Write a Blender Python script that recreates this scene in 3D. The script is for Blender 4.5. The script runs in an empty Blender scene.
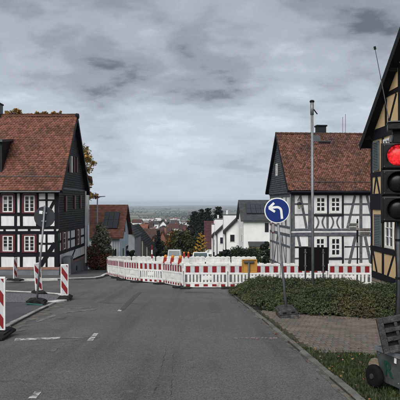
import bpy, math, random
import numpy as np
from mathutils import Vector, Matrix, Euler

random.seed(7)
RNG = np.random.default_rng(11)
SC = bpy.context.scene
COL = SC.collection
R = math.radians

# ------------------------------------------------------------------ camera
FPX = 560.0                       # focal length in photo pixels (photo is 400 px wide)
HZ = 204.0                        # horizon row
CAMZ = 1.7
cam_d = bpy.data.cameras.new('camera')
cam = bpy.data.objects.new('camera', cam_d)
COL.objects.link(cam)
cam.location = (0, 0, CAMZ)
cam.rotation_euler = (R(90), 0, 0)
cam_d.sensor_width = 36
cam_d.lens = 36 * FPX / 400.0
cam_d.shift_y = (HZ - 200) / 400.0
cam_d.clip_start = 0.1
cam_d.clip_end = 60000
SC.camera = cam

# ------------------------------------------------------------------ view
SC.view_settings.view_transform = 'Standard'
SC.view_settings.look = 'None'
SC.view_settings.exposure = 1.2
SC.view_settings.gamma = 1.0
SC.view_settings.use_curve_mapping = False
SC.cycles.use_denoising = True
SC.cycles.max_bounces = 5
SC.cycles.diffuse_bounces = 3
SC.cycles.glossy_bounces = 2
SC.cycles.volume_bounces = 0
SC.cycles.transparent_max_bounces = 6

# ------------------------------------------------------------------ sky
SUN_EL, SUN_AZ = R(42), R(205)    # azimuth clockwise from +Y: behind the camera, to the left
world = bpy.data.worlds.new('World')
SC.world = world
world.use_nodes = True
wn, wl = world.node_tree.nodes, world.node_tree.links
wn.clear()
out = wn.new('ShaderNodeOutputWorld')
bg = wn.new('ShaderNodeBackground')
bg2 = wn.new('ShaderNodeBackground')
addsh = wn.new('ShaderNodeMixShader')
sky = wn.new('ShaderNodeTexSky')
sky.sky_type = 'NISHITA'
sky.sun_disc = False
sky.sun_elevation = SUN_EL
sky.sun_rotation = SUN_AZ
sky.air_density = 1.5
sky.dust_density = 3.0
bg2.inputs['Strength'].default_value = 0.06
wl.new(sky.outputs[0], bg2.inputs['Color'])
tc = wn.new('ShaderNodeTexCoord')
sep = wn.new('ShaderNodeSeparateXYZ')
wl.new(tc.outputs['Generated'], sep.inputs[0])


def wmath(op, a, b=None, c=None):
    n = wn.new('ShaderNodeMath')
    n.operation = op
    for i, v in enumerate((a, b, c)):
        if v is None:
            continue
        if isinstance(v, (int, float)):
            n.inputs[i].default_value = v
        else:
            wl.new(v, n.inputs[i])
    return n.outputs[0]


zz = wmath('ADD', wmath('MAXIMUM', sep.outputs[2], 0.0), 0.30)
cmb = wn.new('ShaderNodeCombineXYZ')
wl.new(wmath('DIVIDE', sep.outputs[0], zz), cmb.inputs[0])
wl.new(wmath('DIVIDE', sep.outputs[1], zz), cmb.inputs[1])


def wnoise(scale, detail, rough, off, dist=0.0):
    m = wn.new('ShaderNodeMapping')
    m.inputs['Location'].default_value = off
    m.inputs['Scale'].default_value = (1.0, 1.15, 1.0)
    wl.new(cmb.outputs[0], m.inputs[0])
    n = wn.new('ShaderNodeTexNoise')
    n.inputs['Scale'].default_value = scale
    n.inputs['Detail'].default_value = detail
    n.inputs['Roughness'].default_value = rough
    n.inputs['Distortion'].default_value = dist
    wl.new(m.outputs[0], n.inputs[0])
    return n.outputs[0]


nA = wnoise(1.25, 9, 0.52, (5.7, 0.3, 1), 0.0)
nB = wnoise(3.4, 9, 0.58, (11.69, 2.51, 3.7), 0.15)
mixv = wmath('ADD', wmath('MULTIPLY', nA, 0.55), wmath('MULTIPLY', nB, 0.45))
ramp = wn.new('ShaderNodeValToRGB')
ramp.color_ramp.interpolation = 'EASE'
e = ramp.color_ramp.elements
e[0].position, e[0].color = 0.395, (0.088, 0.100, 0.116, 1)
e[1].position, e[1].color = 0.63, (0.365, 0.398, 0.442, 1)
m1 = e.new(0.46)
m1.color = (0.190, 0.212, 0.240, 1)
m2 = e.new(0.54)
m2.color = (0.268, 0.297, 0.334, 1)
wl.new(mixv, ramp.inputs[0])
# clouds thin out into one pale veil low over the horizon
hz = wn.new('ShaderNodeMapRange')
hz.inputs[1].default_value = 0.0
hz.inputs[2].default_value = 0.20
hz.inputs[3].default_value = 0.85
hz.inputs[4].default_value = 0.0
wl.new(sep.outputs[2], hz.inputs[0])
veil = wn.new('ShaderNodeMixRGB')
veil.inputs[2].default_value = (0.310, 0.352, 0.400, 1)
wl.new(hz.outputs[0], veil.inputs[0])
# the cloud deck looks thicker and greyer higher up
thick = wn.new('ShaderNodeMapRange')
thick.interpolation_type = 'SMOOTHSTEP'
thick.inputs[1].default_value = 0.06
thick.inputs[2].default_value = 0.36
thick.inputs[3].default_value = 1.0
thick.inputs[4].default_value = 0.72
wl.new(sep.outputs[2], thick.inputs[0])
tsc = wn.new('ShaderNodeVectorMath')
tsc.operation = 'SCALE'
wl.new(ramp.outputs[0], tsc.inputs[0])
wl.new(thick.outputs[0], tsc.inputs['Scale'])
wl.new(tsc.outputs[0], veil.inputs[1])
wl.new(veil.outputs[0], bg.inputs['Color'])
bg.inputs['Strength'].default_value = 0.90
addsh.inputs[0].default_value = 0.06
wl.new(bg.outputs[0], addsh.inputs[1])
wl.new(bg2.outputs[0], addsh.inputs[2])
wl.new(addsh.outputs[0], out.inputs[0])

# ------------------------------------------------------------------ sun behind cloud
sun_d = bpy.data.lights.new('sun', 'SUN')
sun_d.energy = 1.5
sun_d.angle = R(50)
sun_d.color = (1.0, 0.97, 0.93)
sun = bpy.data.objects.new('sun', sun_d)
COL.objects.link(sun)
sdir = Vector((math.sin(SUN_AZ) * math.cos(SUN_EL), math.cos(SUN_AZ) * math.cos(SUN_EL), math.sin(SUN_EL)))
sun.rotation_euler = sdir.to_track_quat('Z', 'Y').to_euler()
sun.location = sdir * 40

# ================================================================== helpers
SLOPE = 0.0768


def gz(x, y):
    """height of the ground: the road falls steadily away to a wide plain"""
    z = SLOPE * y + 0.02 * min(max(y - 40, 0), 100)
    k = 62.0
    if z > k - 10:
        t = z - (k - 10)
        z = k - 10 + 10 * (1 - math.exp(-t / 10.0))
    return -z


def ray(px, py):
    return Vector(((px - 200) / FPX, 1.0, (HZ - py) / FPX))


def P(px, py, d):
    r = ray(px, py)
    return Vector((r.x * d, d, CAMZ + r.z * d))


def G(px, py):
    """photo pixel on the road plane -> (x, y)"""
    d = CAMZ * FPX / (py - HZ - SLOPE * FPX)
    return ((px - 200) / FPX * d, d)


class Frame:
    """a flat wall: origin o, in-plane axis u, up axis w, outward normal n"""

    def __init__(s, o, u, n, w=(0, 0, 1)):
        s.o, s.u, s.n, s.w = Vector(o), Vector(u).normalized(), Vector(n).normalized(), Vector(w).normalized()

    def px(s, px, py, off=0.0):
        r = ray(px, py)
        c = Vector((0, 0, CAMZ))
        t = (s.o + s.n * off - c).dot(s.n) / r.dot(s.n)
        q = c + r * t - s.o
        return (q.dot(s.u), q.dot(s.w))

    def at(s, a, b, k=0.0):
        return s.o + s.u * a + s.w * b + s.n * k


class MB:
    def __init__(s):
        s.v, s.f = [], []

    def add(s, vs, fs):
        b = len(s.v)
        s.v += [tuple(v) for v in vs]
        s.f += [tuple(i + b for i in f) for f in fs]
        return s

    def hexa(s, p):
        """p: 4 bottom points, 4 top points"""
        return s.add(p, [(3, 2, 1, 0), (4, 5, 6, 7), (0, 1, 5, 4), (1, 2, 6, 5), (2, 3, 7, 6), (3, 0, 4, 7)])

    def box(s, c, size, rot=None):
        hx, hy, hz_ = size[0] / 2, size[1] / 2, size[2] / 2
        ps = [(-hx, -hy, -hz_), (hx, -hy, -hz_), (hx, hy, -hz_), (-hx, hy, -hz_), (-hx, -hy, hz_), (hx, -hy, hz_), (hx, hy, hz_), (-hx, hy, hz_)]
        M = rot if rot is not None else Matrix.Identity(3)
        return s.hexa([M @ Vector(p) + Vector(c) for p in ps])

    def b2(s, x0, x1, y0, y1, z0, z1):
        return s.box(((x0 + x1) / 2, (y0 + y1) / 2, (z0 + z1) / 2), (abs(x1 - x0), abs(y1 - y0), abs(z1 - z0)))

    def prism(s, pts, vec):
        n = len(pts)
        vec = Vector(vec)
        a = [Vector(p) for p in pts]
        return s.add(a + [p + vec for p in a], [tuple(range(n))[::-1], tuple(range(n, 2 * n))] + [(i, (i + 1) % n, (i + 1) % n + n, i + n) for i in range(n)])

    def tube(s, p0, p1, r0, r1=None, n=10, caps=True):
        p0, p1 = Vector(p0), Vector(p1)
        r1 = r0 if r1 is None else r1
        d = (p1 - p0).normalized()
        a = d.orthogonal().normalized()
        b = d.cross(a)
        vs = []
        for p, r in ((p0, r0), (p1, r1)):
            for i in range(n):
                t = 2 * math.pi * i / n
                vs.append(p + a * (r * math.cos(t)) + b * (r * math.sin(t)))
        fs = [(i, (i + 1) % n, (i + 1) % n + n, i + n) for i in range(n)]
        if caps:
            fs += [tuple(range(n))[::-1], tuple(range(n, 2 * n))]
        return s.add(vs, fs)

    def lathe(s, c, axis, prof, n=20):
        """prof: list of (r, h) along axis"""
        c, d = Vector(c), Vector(axis).normalized()
        a = d.orthogonal().normalized()
        b = d.cross(a)
        vs = []
        for r, h in prof:
            for i in range(n):
                t = 2 * math.pi * i / n
                vs.append(c + d * h + a * (r * math.cos(t)) + b * (r * math.sin(t)))
        fs = []
        for k in range(len(prof) - 1):
            fs += [(k * n + i, k * n + (i + 1) % n, (k + 1) * n + (i + 1) % n, (k + 1) * n + i) for i in range(n)]
        fs += [tuple(range(n))[::-1], tuple(range((len(prof) - 1) * n, len(prof) * n))]
        return s.add(vs, fs)

    def wbox(s, F, a0, a1, b0, b1, k0, k1):
        return s.hexa([F.at(a0, b0, k0), F.at(a1, b0, k0), F.at(a1, b0, k1), F.at(a0, b0, k1), F.at(a0, b1, k0), F.at(a1, b1, k0), F.at(a1, b1, k1), F.at(a0, b1, k1)])

    def build(s, name, m, parent=None, local=False, smooth=False, bevel=0.0, loc=None):
        me = bpy.data.meshes.new(name)
        vs = s.v
        if parent is not None and not local:
            Mi = parent['_m_inv']
            M = Matrix([Mi[0:4], Mi[4:8], Mi[8:12], Mi[12:16]])
            vs = [M @ Vector(v) for v in vs]
        elif loc is not None:
            L = Vector(loc)
            vs = [Vector(v) - L for v in vs]
        me.from_pydata([tuple(v) for v in vs], [], s.f)
        me.validate()
        fixn(me)
        me.materials.append(m)
        if smooth:
            for p in me.polygons:
                p.use_smooth = True
        o = bpy.data.objects.new(name, me)
        COL.objects.link(o)
        if parent is not None:
            o.parent = parent
        elif loc is not None:
            o.location = loc
        if bevel:
            md = o.modifiers.new('bevel', 'BEVEL')
            md.width = bevel
            md.segments = 2
            md.limit_method = 'ANGLE'
            md.angle_limit = R(35)
        return o


import bmesh


def fixn(me):
    bm = bmesh.new()
    bm.from_mesh(me)
    bmesh.ops.recalc_face_normals(bm, faces=bm.faces)
    bm.to_mesh(me)
    bm.free()


def tag(o, label, cat, group=None):
    o['label'] = label
    o['category'] = cat
    if group:
        o['group'] = group
    return o


def thing(name, label, cat, loc=(0, 0, 0), rot=(0, 0, 0), group=None):
    o = bpy.data.objects.new(name, None)
    COL.objects.link(o)
    o.empty_display_size = 0.2
    o.location = loc
    o.rotation_euler = rot
    setm(o)
    return tag(o, label, cat, group)


def setm(o):
    M = (Matrix.Translation(o.location) @ o.rotation_euler.to_matrix().to_4x4()).inverted()
    o['_m_inv'] = [x for row in M for x in row]


def struct(o):
    o['kind'] = 'structure'
    return o


def fast_mesh(name, V, F, m, parent=None, rnd=None, smooth=False, kind=None, world=True):
    """V (n,3) numpy, F (k,4) numpy quads"""
    V = np.asarray(V, dtype=np.float64)
    if parent is not None and world:
        Mi = np.array(list(parent['_m_inv'])).reshape(4, 4)
        V = V @ Mi[:3, :3].T + Mi[:3, 3]
    me = bpy.data.meshes.new(name)
    nf, k = F.shape
    me.vertices.add(len(V))
    me.vertices.foreach_set('co', V.astype(np.float32).ravel())
    me.loops.add(nf * k)
    me.loops.foreach_set('vertex_index', F.astype(np.int32).ravel())
    me.polygons.add(nf)
    me.polygons.foreach_set('loop_start', np.arange(0, nf * k, k, dtype=np.int32))
    me.polygons.foreach_set('loop_total', np.full(nf, k, dtype=np.int32))
    if smooth:
        me.polygons.foreach_set('use_smooth', np.ones(nf, dtype=bool))
    me.update(calc_edges=True)
    if rnd is not None:
        at = me.attributes.new('rnd', 'FLOAT', 'FACE')
        at.data.foreach_set('value', np.asarray(rnd, dtype=np.float32))
    me.materials.append(m)
    o = bpy.data.objects.new(name, me)
    COL.objects.link(o)
    if parent is not None:
        o.parent = parent
    if kind:
        o['kind'] = kind
    return o


# ================================================================== materials
MATS = {}


def mat(name, col, rough=0.7, col2=None, scale=6.0, detail=4, lo=0.35, hi=0.65, bump=0.0, bscale=40.0, metal=0.0, spec=0.4, rnd=0.0, stain=None, emis=None, coords='Object', transl=0.0, stretch=None):
    """procedural principled material: two colours blended by noise, fine grain relief, optional per-face tone and stains"""
    if name in MATS:
        return MATS[name]
    m = bpy.data.materials.new(name)
    m.use_nodes = True
    N, L = m.node_tree.nodes, m.node_tree.links
    b = N['Principled BSDF']
    b.inputs['Roughness'].default_value = rough
    b.inputs['Metallic'].default_value = metal
    b.inputs['Specular IOR Level'].default_value = spec
    tcn = N.new('ShaderNodeTexCoord')
    src = tcn.outputs[coords]
    if stretch:
        mp = N.new('ShaderNodeMapping')
        mp.inputs['Scale'].default_value = stretch
        L.new(src, mp.inputs[0])
        src = mp.outputs[0]
    col2 = col2 or tuple(c * 0.75 for c in col)
    n = N.new('ShaderNodeTexNoise')
    n.inputs['Scale'].default_value = scale
    n.inputs['Detail'].default_value = detail
    n.inputs['Roughness'].default_value = 0.62
    L.new(src, n.inputs[0])
    rp = N.new('ShaderNodeValToRGB')
    rp.color_ramp.elements[0].position = lo
    rp.color_ramp.elements[1].position = hi
    rp.color_ramp.elements[0].color = (*col2, 1)
    rp.color_ramp.elements[1].color = (*col, 1)
    L.new(n.outputs[0], rp.inputs[0])
    c = rp.outputs[0]
    if stain:
        scol, sscale, slo, shi = stain
        n2 = N.new('ShaderNodeTexNoise')
        n2.inputs['Scale'].default_value = sscale
        n2.inputs['Detail'].default_value = 6
        L.new(tcn.outputs[coords], n2.inputs[0])
        r2 = N.new('ShaderNodeMapRange')
        r2.inputs[1].default_value = slo
        r2.inputs[2].default_value = shi
        L.new(n2.outputs[0], r2.inputs[0])
        mx = N.new('ShaderNodeMixRGB')
        mx.inputs[2].default_value = (*scol, 1)
        L.new(r2.outputs[0], mx.inputs[0])
        L.new(c, mx.inputs[1])
        c = mx.outputs[0]
    if rnd:
        at = N.new('ShaderNodeAttribute')
        at.attribute_name = 'rnd'
        mr = N.new('ShaderNodeMapRange')
        mr.inputs[3].default_value = 1 - rnd
        mr.inputs[4].default_value = 1 + rnd
        L.new(at.outputs['Fac'], mr.inputs[0])
        vm = N.new('ShaderNodeVectorMath')
        vm.operation = 'SCALE'
        L.new(c, vm.inputs[0])
        L.new(mr.outputs[0], vm.inputs['Scale'])
        c = vm.outputs[0]
    L.new(c, b.inputs['Base Color'])
    if bump:
        n3 = N.new('ShaderNodeTexNoise')
        n3.inputs['Scale'].default_value = bscale
        n3.inputs['Detail'].default_value = 5
        L.new(src, n3.inputs[0])
        bp = N.new('ShaderNodeBump')
        bp.inputs['Strength'].default_value = bump
        bp.inputs['Distance'].default_value = 0.02
        L.new(n3.outputs[0], bp.inputs['Height'])
        L.new(bp.outputs[0], b.inputs['Normal'])
    if emis:
        b.inputs['Emission Color'].default_value = (*emis[0], 1)
        b.inputs['Emission Strength'].default_value = emis[1]
    if transl:
        b.inputs['Subsurface Weight'].default_value = 0.0
        tr = N.new('ShaderNodeBsdfTranslucent')
        L.new(c, tr.inputs[0])
        ms = N.new('ShaderNodeMixShader')
        ms.inputs[0].default_value = transl
        L.new(b.outputs[0], ms.inputs[1])
        L.new(tr.outputs[0], ms.inputs[2])
        L.new(ms.outputs[0], N['Material Output'].inputs[0])
    MATS[name] = m
    return m


def asphalt(name, c0, c1, patch, crack=0.0):
    m = bpy.data.materials.new(name)
    m.use_nodes = True
    N, L = m.node_tree.nodes, m.node_tree.links
    b = N['Principled BSDF']
    b.inputs['Specular IOR Level'].default_value = 0.35
    tcn = N.new('ShaderNodeTexCoord')

    def noise(scale, det, rough=0.6, st=None):
        n = N.new('ShaderNodeTexNoise')
        n.inputs['Scale'].default_value = scale
        n.inputs['Detail'].default_value = det
        n.inputs['Roughness'].default_value = rough
        s = tcn.outputs['Object']
        if st:
            mp = N.new('ShaderNodeMapping')
            mp.inputs['Scale'].default_value = st
            L.new(s, mp.inputs[0])
            s = mp.outputs[0]
        L.new(s, n.inputs[0])
        return n.outputs[0]

    def rng(s, a, bb, c, d):
        r = N.new('ShaderNodeMapRange')
        for i, v in enumerate((a, bb, c, d)):
            r.inputs[i + 1].default_value = v
        L.new(s, r.inputs[0])
        return r.outputs[0]

    def mix(f, a, bb, mode='MIX'):
        x = N.new('ShaderNodeMixRGB')
        x.blend_type = mode
        for i, v in enumerate((f, a, bb)):
            if isinstance(v, (int, float)):
                x.inputs[i].default_value = v
            elif isinstance(v, tuple):
                x.inputs[i].default_value = (*v, 1)
            else:
                L.new(v, x.inputs[i])
        return x.outputs[0]
    big = noise(0.35, 5)
    lane = noise(0.8, 5, 0.6, (1.9, 0.09, 1))      # wear along the driving direction
    c = mix(rng(big, 0.35, 0.68, 0, 1), c0, c1)
    c = mix(rng(lane, 0.48, 0.66, 0, 0.8), c, patch)
    mott = noise(5.0, 6, 0.7)
    c = mix(rng(mott, 0.56, 0.74, 0, 0.5), c, patch)
    c = mix(rng(noise(2.2, 8, 0.72), 0.58, 0.74, 0, 0.55), c, tuple(x * 1.45 for x in c1))
    v = N.new('ShaderNodeTexVoronoi')
    v.inputs['Scale'].default_value = 95
    L.new(tcn.outputs['Object'], v.inputs[0])
    sepc = N.new('ShaderNodeSeparateColor')
    L.new(v.outputs['Color'], sepc.inputs[0])
    grain = rng(sepc.outputs[0], 0, 1, 0.5, 1.5)
    cc = N.new('ShaderNodeVectorMath')
    cc.operation = 'SCALE'
    L.new(c, cc.inputs[0])
    L.new(grain, cc.inputs['Scale'])
    c = cc.outputs[0]
    if crack:
        v2 = N.new('ShaderNodeTexVoronoi')
        v2.feature = 'DISTANCE_TO_EDGE'
        v2.inputs['Scale'].default_value = 0.42
        mp = N.new('ShaderNodeMapping')
        L.new(tcn.outputs['Object'], mp.inputs[0])
        wv = N.new('ShaderNodeTexNoise')
        wv.inputs['Scale'].default_value = 2.2
        wv.inputs['Detail'].default_value = 6
        L.new(tcn.outputs['Object'], wv.inputs[0])
        ad = N.new('ShaderNodeVectorMath')
        ad.operation = 'MULTIPLY_ADD'
        L.new(wv.outputs['Color'], ad.inputs[0])
        ad.inputs[1].default_value = (0.8, 0.8, 0)
        L.new(mp.outputs[0], ad.inputs[2])
        L.new(ad.outputs[0], v2.inputs[0])
        gate = rng(noise(0.5, 3), 0.52, 0.6, 0, 1)
        ln = rng(v2.outputs['Distance'], 0.003, 0.011, crack, 0)
        mu = N.new('ShaderNodeMath')
        mu.operation = 'MULTIPLY'
        L.new(gate, mu.inputs[0])
        L.new(ln, mu.inputs[1])
        c = mix(mu.outputs[0], c, (0.012, 0.012, 0.013))
    L.new(c, b.inputs['Base Color'])
    L.new(rng(big, 0.3, 0.7, 0.72, 0.9), b.inputs['Roughness'])
    bp = N.new('ShaderNodeBump')
    bp.inputs['Strength'].default_value = 0.5
    bp.inputs['Distance'].default_value = 0.012
    n3 = noise(120, 3)
    L.new(n3, bp.inputs['Height'])
    L.new(bp.outputs[0], b.inputs['Normal'])
    MATS[name] = m
    return m


ASPH = asphalt('road_asphalt', (0.088, 0.085, 0.086), (0.128, 0.124, 0.124), (0.066, 0.064, 0.066), 0.55)
ASPH2 = asphalt('street_asphalt', (0.082, 0.081, 0.084), (0.118, 0.117, 0.119), (0.066, 0.066, 0.069), 0.6)
ASPHP = asphalt('pavement_asphalt', (0.068, 0.068, 0.072), (0.105, 0.104, 0.108), (0.052, 0.053, 0.057), 0.5)
PATCH = asphalt('patch_asphalt', (0.060, 0.059, 0.061), (0.085, 0.084, 0.086), (0.052, 0.052, 0.054))
GRAVEL = mat('chippings', (0.20, 0.20, 0.205), 0.9, (0.04, 0.04, 0.045), 24, 4, 0.40, 0.6, 1.0, 30)
KERB = mat('kerb_concrete', (0.36, 0.35, 0.33), 0.85, (0.21, 0.205, 0.19), 3, 6, bump=0.5, bscale=60, stain=((0.10, 0.10, 0.075), 1.3, 0.52, 0.72))
KERBW = mat('kerb_pale', (0.66, 0.65, 0.62), 0.8, (0.42, 0.41, 0.39), 3.5, 6, bump=0.3, bscale=60)
KERBD = mat('kerb_old', (0.17, 0.165, 0.15), 0.9, (0.075, 0.075, 0.062), 3, 6, bump=0.6, bscale=50)
PAINT = mat('road_paint', (0.52, 0.52, 0.51), 0.7, (0.11, 0.108, 0.108), 11, 8, 0.42, 0.56, 0.3, 80)
CHALK = mat('pink_chalk', (0.36, 0.23, 0.22), 0.9, (0.105, 0.098, 0.098), 14, 7, 0.45, 0.62)
SOIL = mat('soil', (0.06, 0.05, 0.036), 0.95, (0.03, 0.026, 0.02), 5, 6, bump=0.8, bscale=30)
TURF = mat('turf', (0.045, 0.06, 0.025), 0.95, (0.06, 0.05, 0.032), 2, 6, bump=0.6, bscale=30)
PAVER = mat('paver', (0.180, 0.150, 0.128), 0.88, (0.11, 0.092, 0.079), 2.2, 6, bump=0.5, bscale=70, stain=((0.085, 0.075, 0.065), 0.9, 0.55, 0.75), coords='Object')
PLASTER = mat('white_plaster', (0.78, 0.78, 0.79), 0.9, (0.60, 0.60, 0.595), 2.6, 8, bump=0.35, bscale=14, stretch=(1.6, 1.6, 0.35), stain=((0.46, 0.445, 0.41), 1.6, 0.57, 0.82))
TIMB = mat('black_timber', (0.0075, 0.008, 0.012), 0.6, (0.004, 0.0042, 0.0065), 5, 5, spec=0.15, bump=0.5, bscale=30)
TIMG = mat('grey_timber', (0.115, 0.124, 0.140), 0.8, (0.065, 0.071, 0.084), 4, 8, bump=0.5, bscale=26, stain=((0.20, 0.205, 0.21), 2.6, 0.56, 0.78), spec=0.2)
TIMBL = mat('blue_black_timber', (0.018, 0.021, 0.030), 0.65, (0.010, 0.012, 0.017), 5, 5, spec=0.2)
CREAM = mat('cream_plaster', (0.70, 0.50, 0.275), 0.85, (0.60, 0.42, 0.22), 1.5, 5, bump=0.2, bscale=30)
TILE = mat('roof_tile', (0.200, 0.079, 0.050), 0.85, (0.130, 0.054, 0.038), 2.4, 5, rnd=0.36, bump=0.4, bscale=40, stain=((0.060, 0.036, 0.030), 0.8, 0.52, 0.78))
TILE2 = mat('roof_tile_old', (0.205, 0.088, 0.060), 0.88, (0.092, 0.043, 0.034), 7.0, 6, rnd=0.5, bump=0.5, bscale=40, stain=((0.045, 0.029, 0.027), 0.6, 0.48, 0.74))
SLATE = mat('dark_slate', (0.030, 0.035, 0.044), 0.55, (0.017, 0.020, 0.026), 4, 5, spec=0.25, rnd=0.6, bump=0.2)
SLATE2 = mat('grey_slate', (0.125, 0.14, 0.155), 0.6, (0.085, 0.096, 0.108), 3, 5, rnd=0.3, bump=0.2)
REDP = mat('red_paint_wood', (0.11, 0.010, 0.016), 0.5, (0.065, 0.007, 0.011), 6, 4)
WFRAME = mat('white_frame', (0.78, 0.78, 0.76), 0.5, (0.62, 0.62, 0.60), 5, 4)
CURTAIN = mat('net_curtain', (0.42, 0.43, 0.44), 0.9, (0.22, 0.225, 0.23), 14, 3, stretch=(1, 1, 0.15))
GLASS = mat('window_glass', (0.022, 0.026, 0.031), 0.12, (0.012, 0.014, 0.017), 2, 2, spec=0.5)
PLINTH = mat('grey_plinth', (0.175, 0.185, 0.195), 0.85, (0.12, 0.127, 0.135), 2, 5, bump=0.3)
PINKS = mat('sandstone_sill', (0.28, 0.16, 0.125), 0.85, (0.19, 0.115, 0.095), 4, 5)
STONE = mat('rubble_stone', (0.34, 0.29, 0.23), 0.9, (0.16, 0.135, 0.11), 5, 5, bump=0.6, bscale=18)
GALV = mat('galvanised_steel', (0.24, 0.255, 0.27), 0.5, (0.17, 0.18, 0.195), 12, 4, metal=0.4, spec=0.3)
GALVD = mat('weathered_steel', (0.10, 0.108, 0.116), 0.5, (0.065, 0.07, 0.077), 8, 5, metal=0.4)
SIGNBK = mat('sign_back', (0.036, 0.043, 0.050), 0.5, (0.027, 0.032, 0.038), 3, 4, spec=0.2)
SIGNBLUE = mat('sign_blue', (0.006, 0.027, 0.175), 0.35, (0.005, 0.022, 0.15), 3, 3)
SIGNWHITE = mat('sign_white', (0.82, 0.82, 0.80), 0.4, (0.72, 0.72, 0.70), 6, 3)
SIGNRED = mat('sign_red', (0.24, 0.012, 0.016), 0.45, (0.165, 0.010, 0.012), 6, 6, stain=((0.13, 0.05, 0.045), 4, 0.6, 0.85))
SIGNYEL = mat('sign_yellow', (0.50, 0.26, 0.05), 0.5, (0.40, 0.20, 0.04), 4, 3)
BARW = mat('barrier_plastic', (0.78, 0.78, 0.77), 0.55, (0.62, 0.615, 0.60), 5, 8, stain=((0.33, 0.30, 0.265), 3.2, 0.54, 0.80))
BARBAND = mat('barrier_band', (0.56, 0.58, 0.60), 0.4, (0.46, 0.48, 0.50), 5, 3)
RUBBER = mat('recycled_rubber', (0.024, 0.024, 0.026), 0.85, (0.012, 0.012, 0.013), 18, 5, bump=0.7, bscale=60, stain=((0.055, 0.052, 0.047), 5, 0.58, 0.75), spec=0.2)
RUBBERG = mat('recycled_plastic_grey', (0.070, 0.069, 0.068), 0.8, (0.028, 0.028, 0.029), 14, 6, bump=0.7, bscale=60, stain=((0.13, 0.122, 0.11), 7, 0.58, 0.75), spec=0.2)
GREENP = mat('green_plastic', (0.01, 0.085, 0.07), 0.6, (0.008, 0.06, 0.05), 6, 3)
BLACKPL = mat('black_plastic', (0.006, 0.0063, 0.008), 0.45, (0.004, 0.0042, 0.005), 20, 3, bump=0.1, spec=0.25)
CARTM = mat('cart_metal', (0.115, 0.125, 0.125), 0.6, (0.07, 0.077, 0.077), 9, 8, bump=0.1, bscale=30, metal=0.3, stain=((0.045, 0.048, 0.045), 5, 0.5, 0.75))
CARTG = mat('green_lettering', (0.006, 0.055, 0.042), 0.6, (0.03, 0.06, 0.05), 26, 6, 0.38, 0.5)
TYRE = mat('tyre_rubber', (0.008, 0.008, 0.009), 0.85, (0.005, 0.005, 0.006), 20, 3, spec=0.15)
RIM = mat('wheel_rim', (0.045, 0.045, 0.048), 0.5, (0.06, 0.06, 0.063), 10, 3, metal=0.4)
BOARD = mat('board_back', (0.009, 0.0045, 0.006), 0.6, (0.006, 0.003, 0.004), 3, 3, spec=0.12)
LENSRED = mat('lens_red_lit', (0.7, 0.02, 0.02), 0.3, (0.6, 0.015, 0.015), 60, 2, emis=((1.0, 0.035, 0.045), 0.42))
_n, _l = LENSRED.node_tree.nodes, LENSRED.node_tree.links
_v = _n.new('ShaderNodeTexVoronoi')            # prism pattern of the lens
_v.inputs['Scale'].default_value = 42
_t = _n.new('ShaderNodeTexCoord')
_l.new(_t.outputs['Object'], _v.inputs[0])
_r = _n.new('ShaderNodeMapRange')
_r.inputs[1].default_value = 0.0
_r.inputs[2].default_value = 0.75
_r.inputs[3].default_value = 0.42
_r.inputs[4].default_value = 0.07
_l.new(_v.outputs['Distance'], _r.inputs[0])
_l.new(_r.outputs[0], _n['Principled BSDF'].inputs['Emission Strength'])
LENSDK = mat('lens_dark', (0.008, 0.008, 0.009), 0.25, (0.004, 0.004, 0.005), 40, 2, spec=0.3)
AMBER = mat('amber_lens', (0.60, 0.22, 0.02), 0.3, (0.45, 0.14, 0.012), 20, 2)
LAMPRED = mat('lamp_body_red', (0.33, 0.022, 0.014), 0.45, (0.25, 0.016, 0.01), 10, 2)
BARK = mat('bark', (0.07, 0.055, 0.042), 0.95, (0.035, 0.028, 0.022), 6, 5, bump=0.8, bscale=14)
SHUTG = mat('grey_green_shutter', (0.10, 0.125, 0.135), 0.6, (0.07, 0.09, 0.10), 6, 4)
SOLAR = mat('solar_panel', (0.028, 0.030, 0.038), 0.25, (0.018, 0.019, 0.025), 6, 2, spec=0.5)
OLDWOOD = mat('weathered_wood', (0.28, 0.27, 0.25), 0.85, (0.15, 0.145, 0.135), 8, 5, stretch=(1, 1, 6))
CORTEN = mat('terracotta_orange', (0.36, 0.14, 0.05), 0.8, (0.26, 0.10, 0.04), 8, 3)


def leafmat(name, c, c2, rnd=0.5, scale=1.5, transl=0.25, stain=None):
    return mat(name, c, 0.6, c2, scale, 4, 0.38, 0.62, rnd=rnd, spec=0.25, transl=transl, stain=stain)


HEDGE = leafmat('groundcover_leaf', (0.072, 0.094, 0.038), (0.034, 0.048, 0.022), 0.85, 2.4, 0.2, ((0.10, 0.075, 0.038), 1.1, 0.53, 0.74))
GRASS = leafmat('grass_blade', (0.055, 0.082, 0.026), (0.028, 0.045, 0.018), 0.5, 2.0)
FALLEN = leafmat('fallen_leaf', (0.22, 0.12, 0.05), (0.09, 0.05, 0.03), 0.5, 9, 0.1)
LYEL = leafmat('autumn_yellow', (0.40, 0.23, 0.06), (0.16, 0.11, 0.045), 0.5, 0.6)
LGOLD = leafmat('gold_leaf', (0.60, 0.36, 0.05), (0.45, 0.25, 0.04), 0.35, 0.8)
LAUT = leafmat('autumn_mixed', (0.075, 0.075, 0.026), (0.032, 0.042, 0.020), 0.5, 0.5, 0.2, ((0.24, 0.09, 0.02), 0.38, 0.53, 0.66))
LDARK = leafmat('conifer', (0.013, 0.021, 0.017), (0.007, 0.011, 0.010), 0.5, 0.5, 0.05)
LGREEN = leafmat('green_leaf', (0.038, 0.06, 0.026), (0.018, 0.03, 0.015), 0.5, 0.6)
LBUSH = leafmat('bush_leaf', (0.15, 0.165, 0.09), (0.06, 0.075, 0.042), 0.6, 1.2, 0.2)
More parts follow.
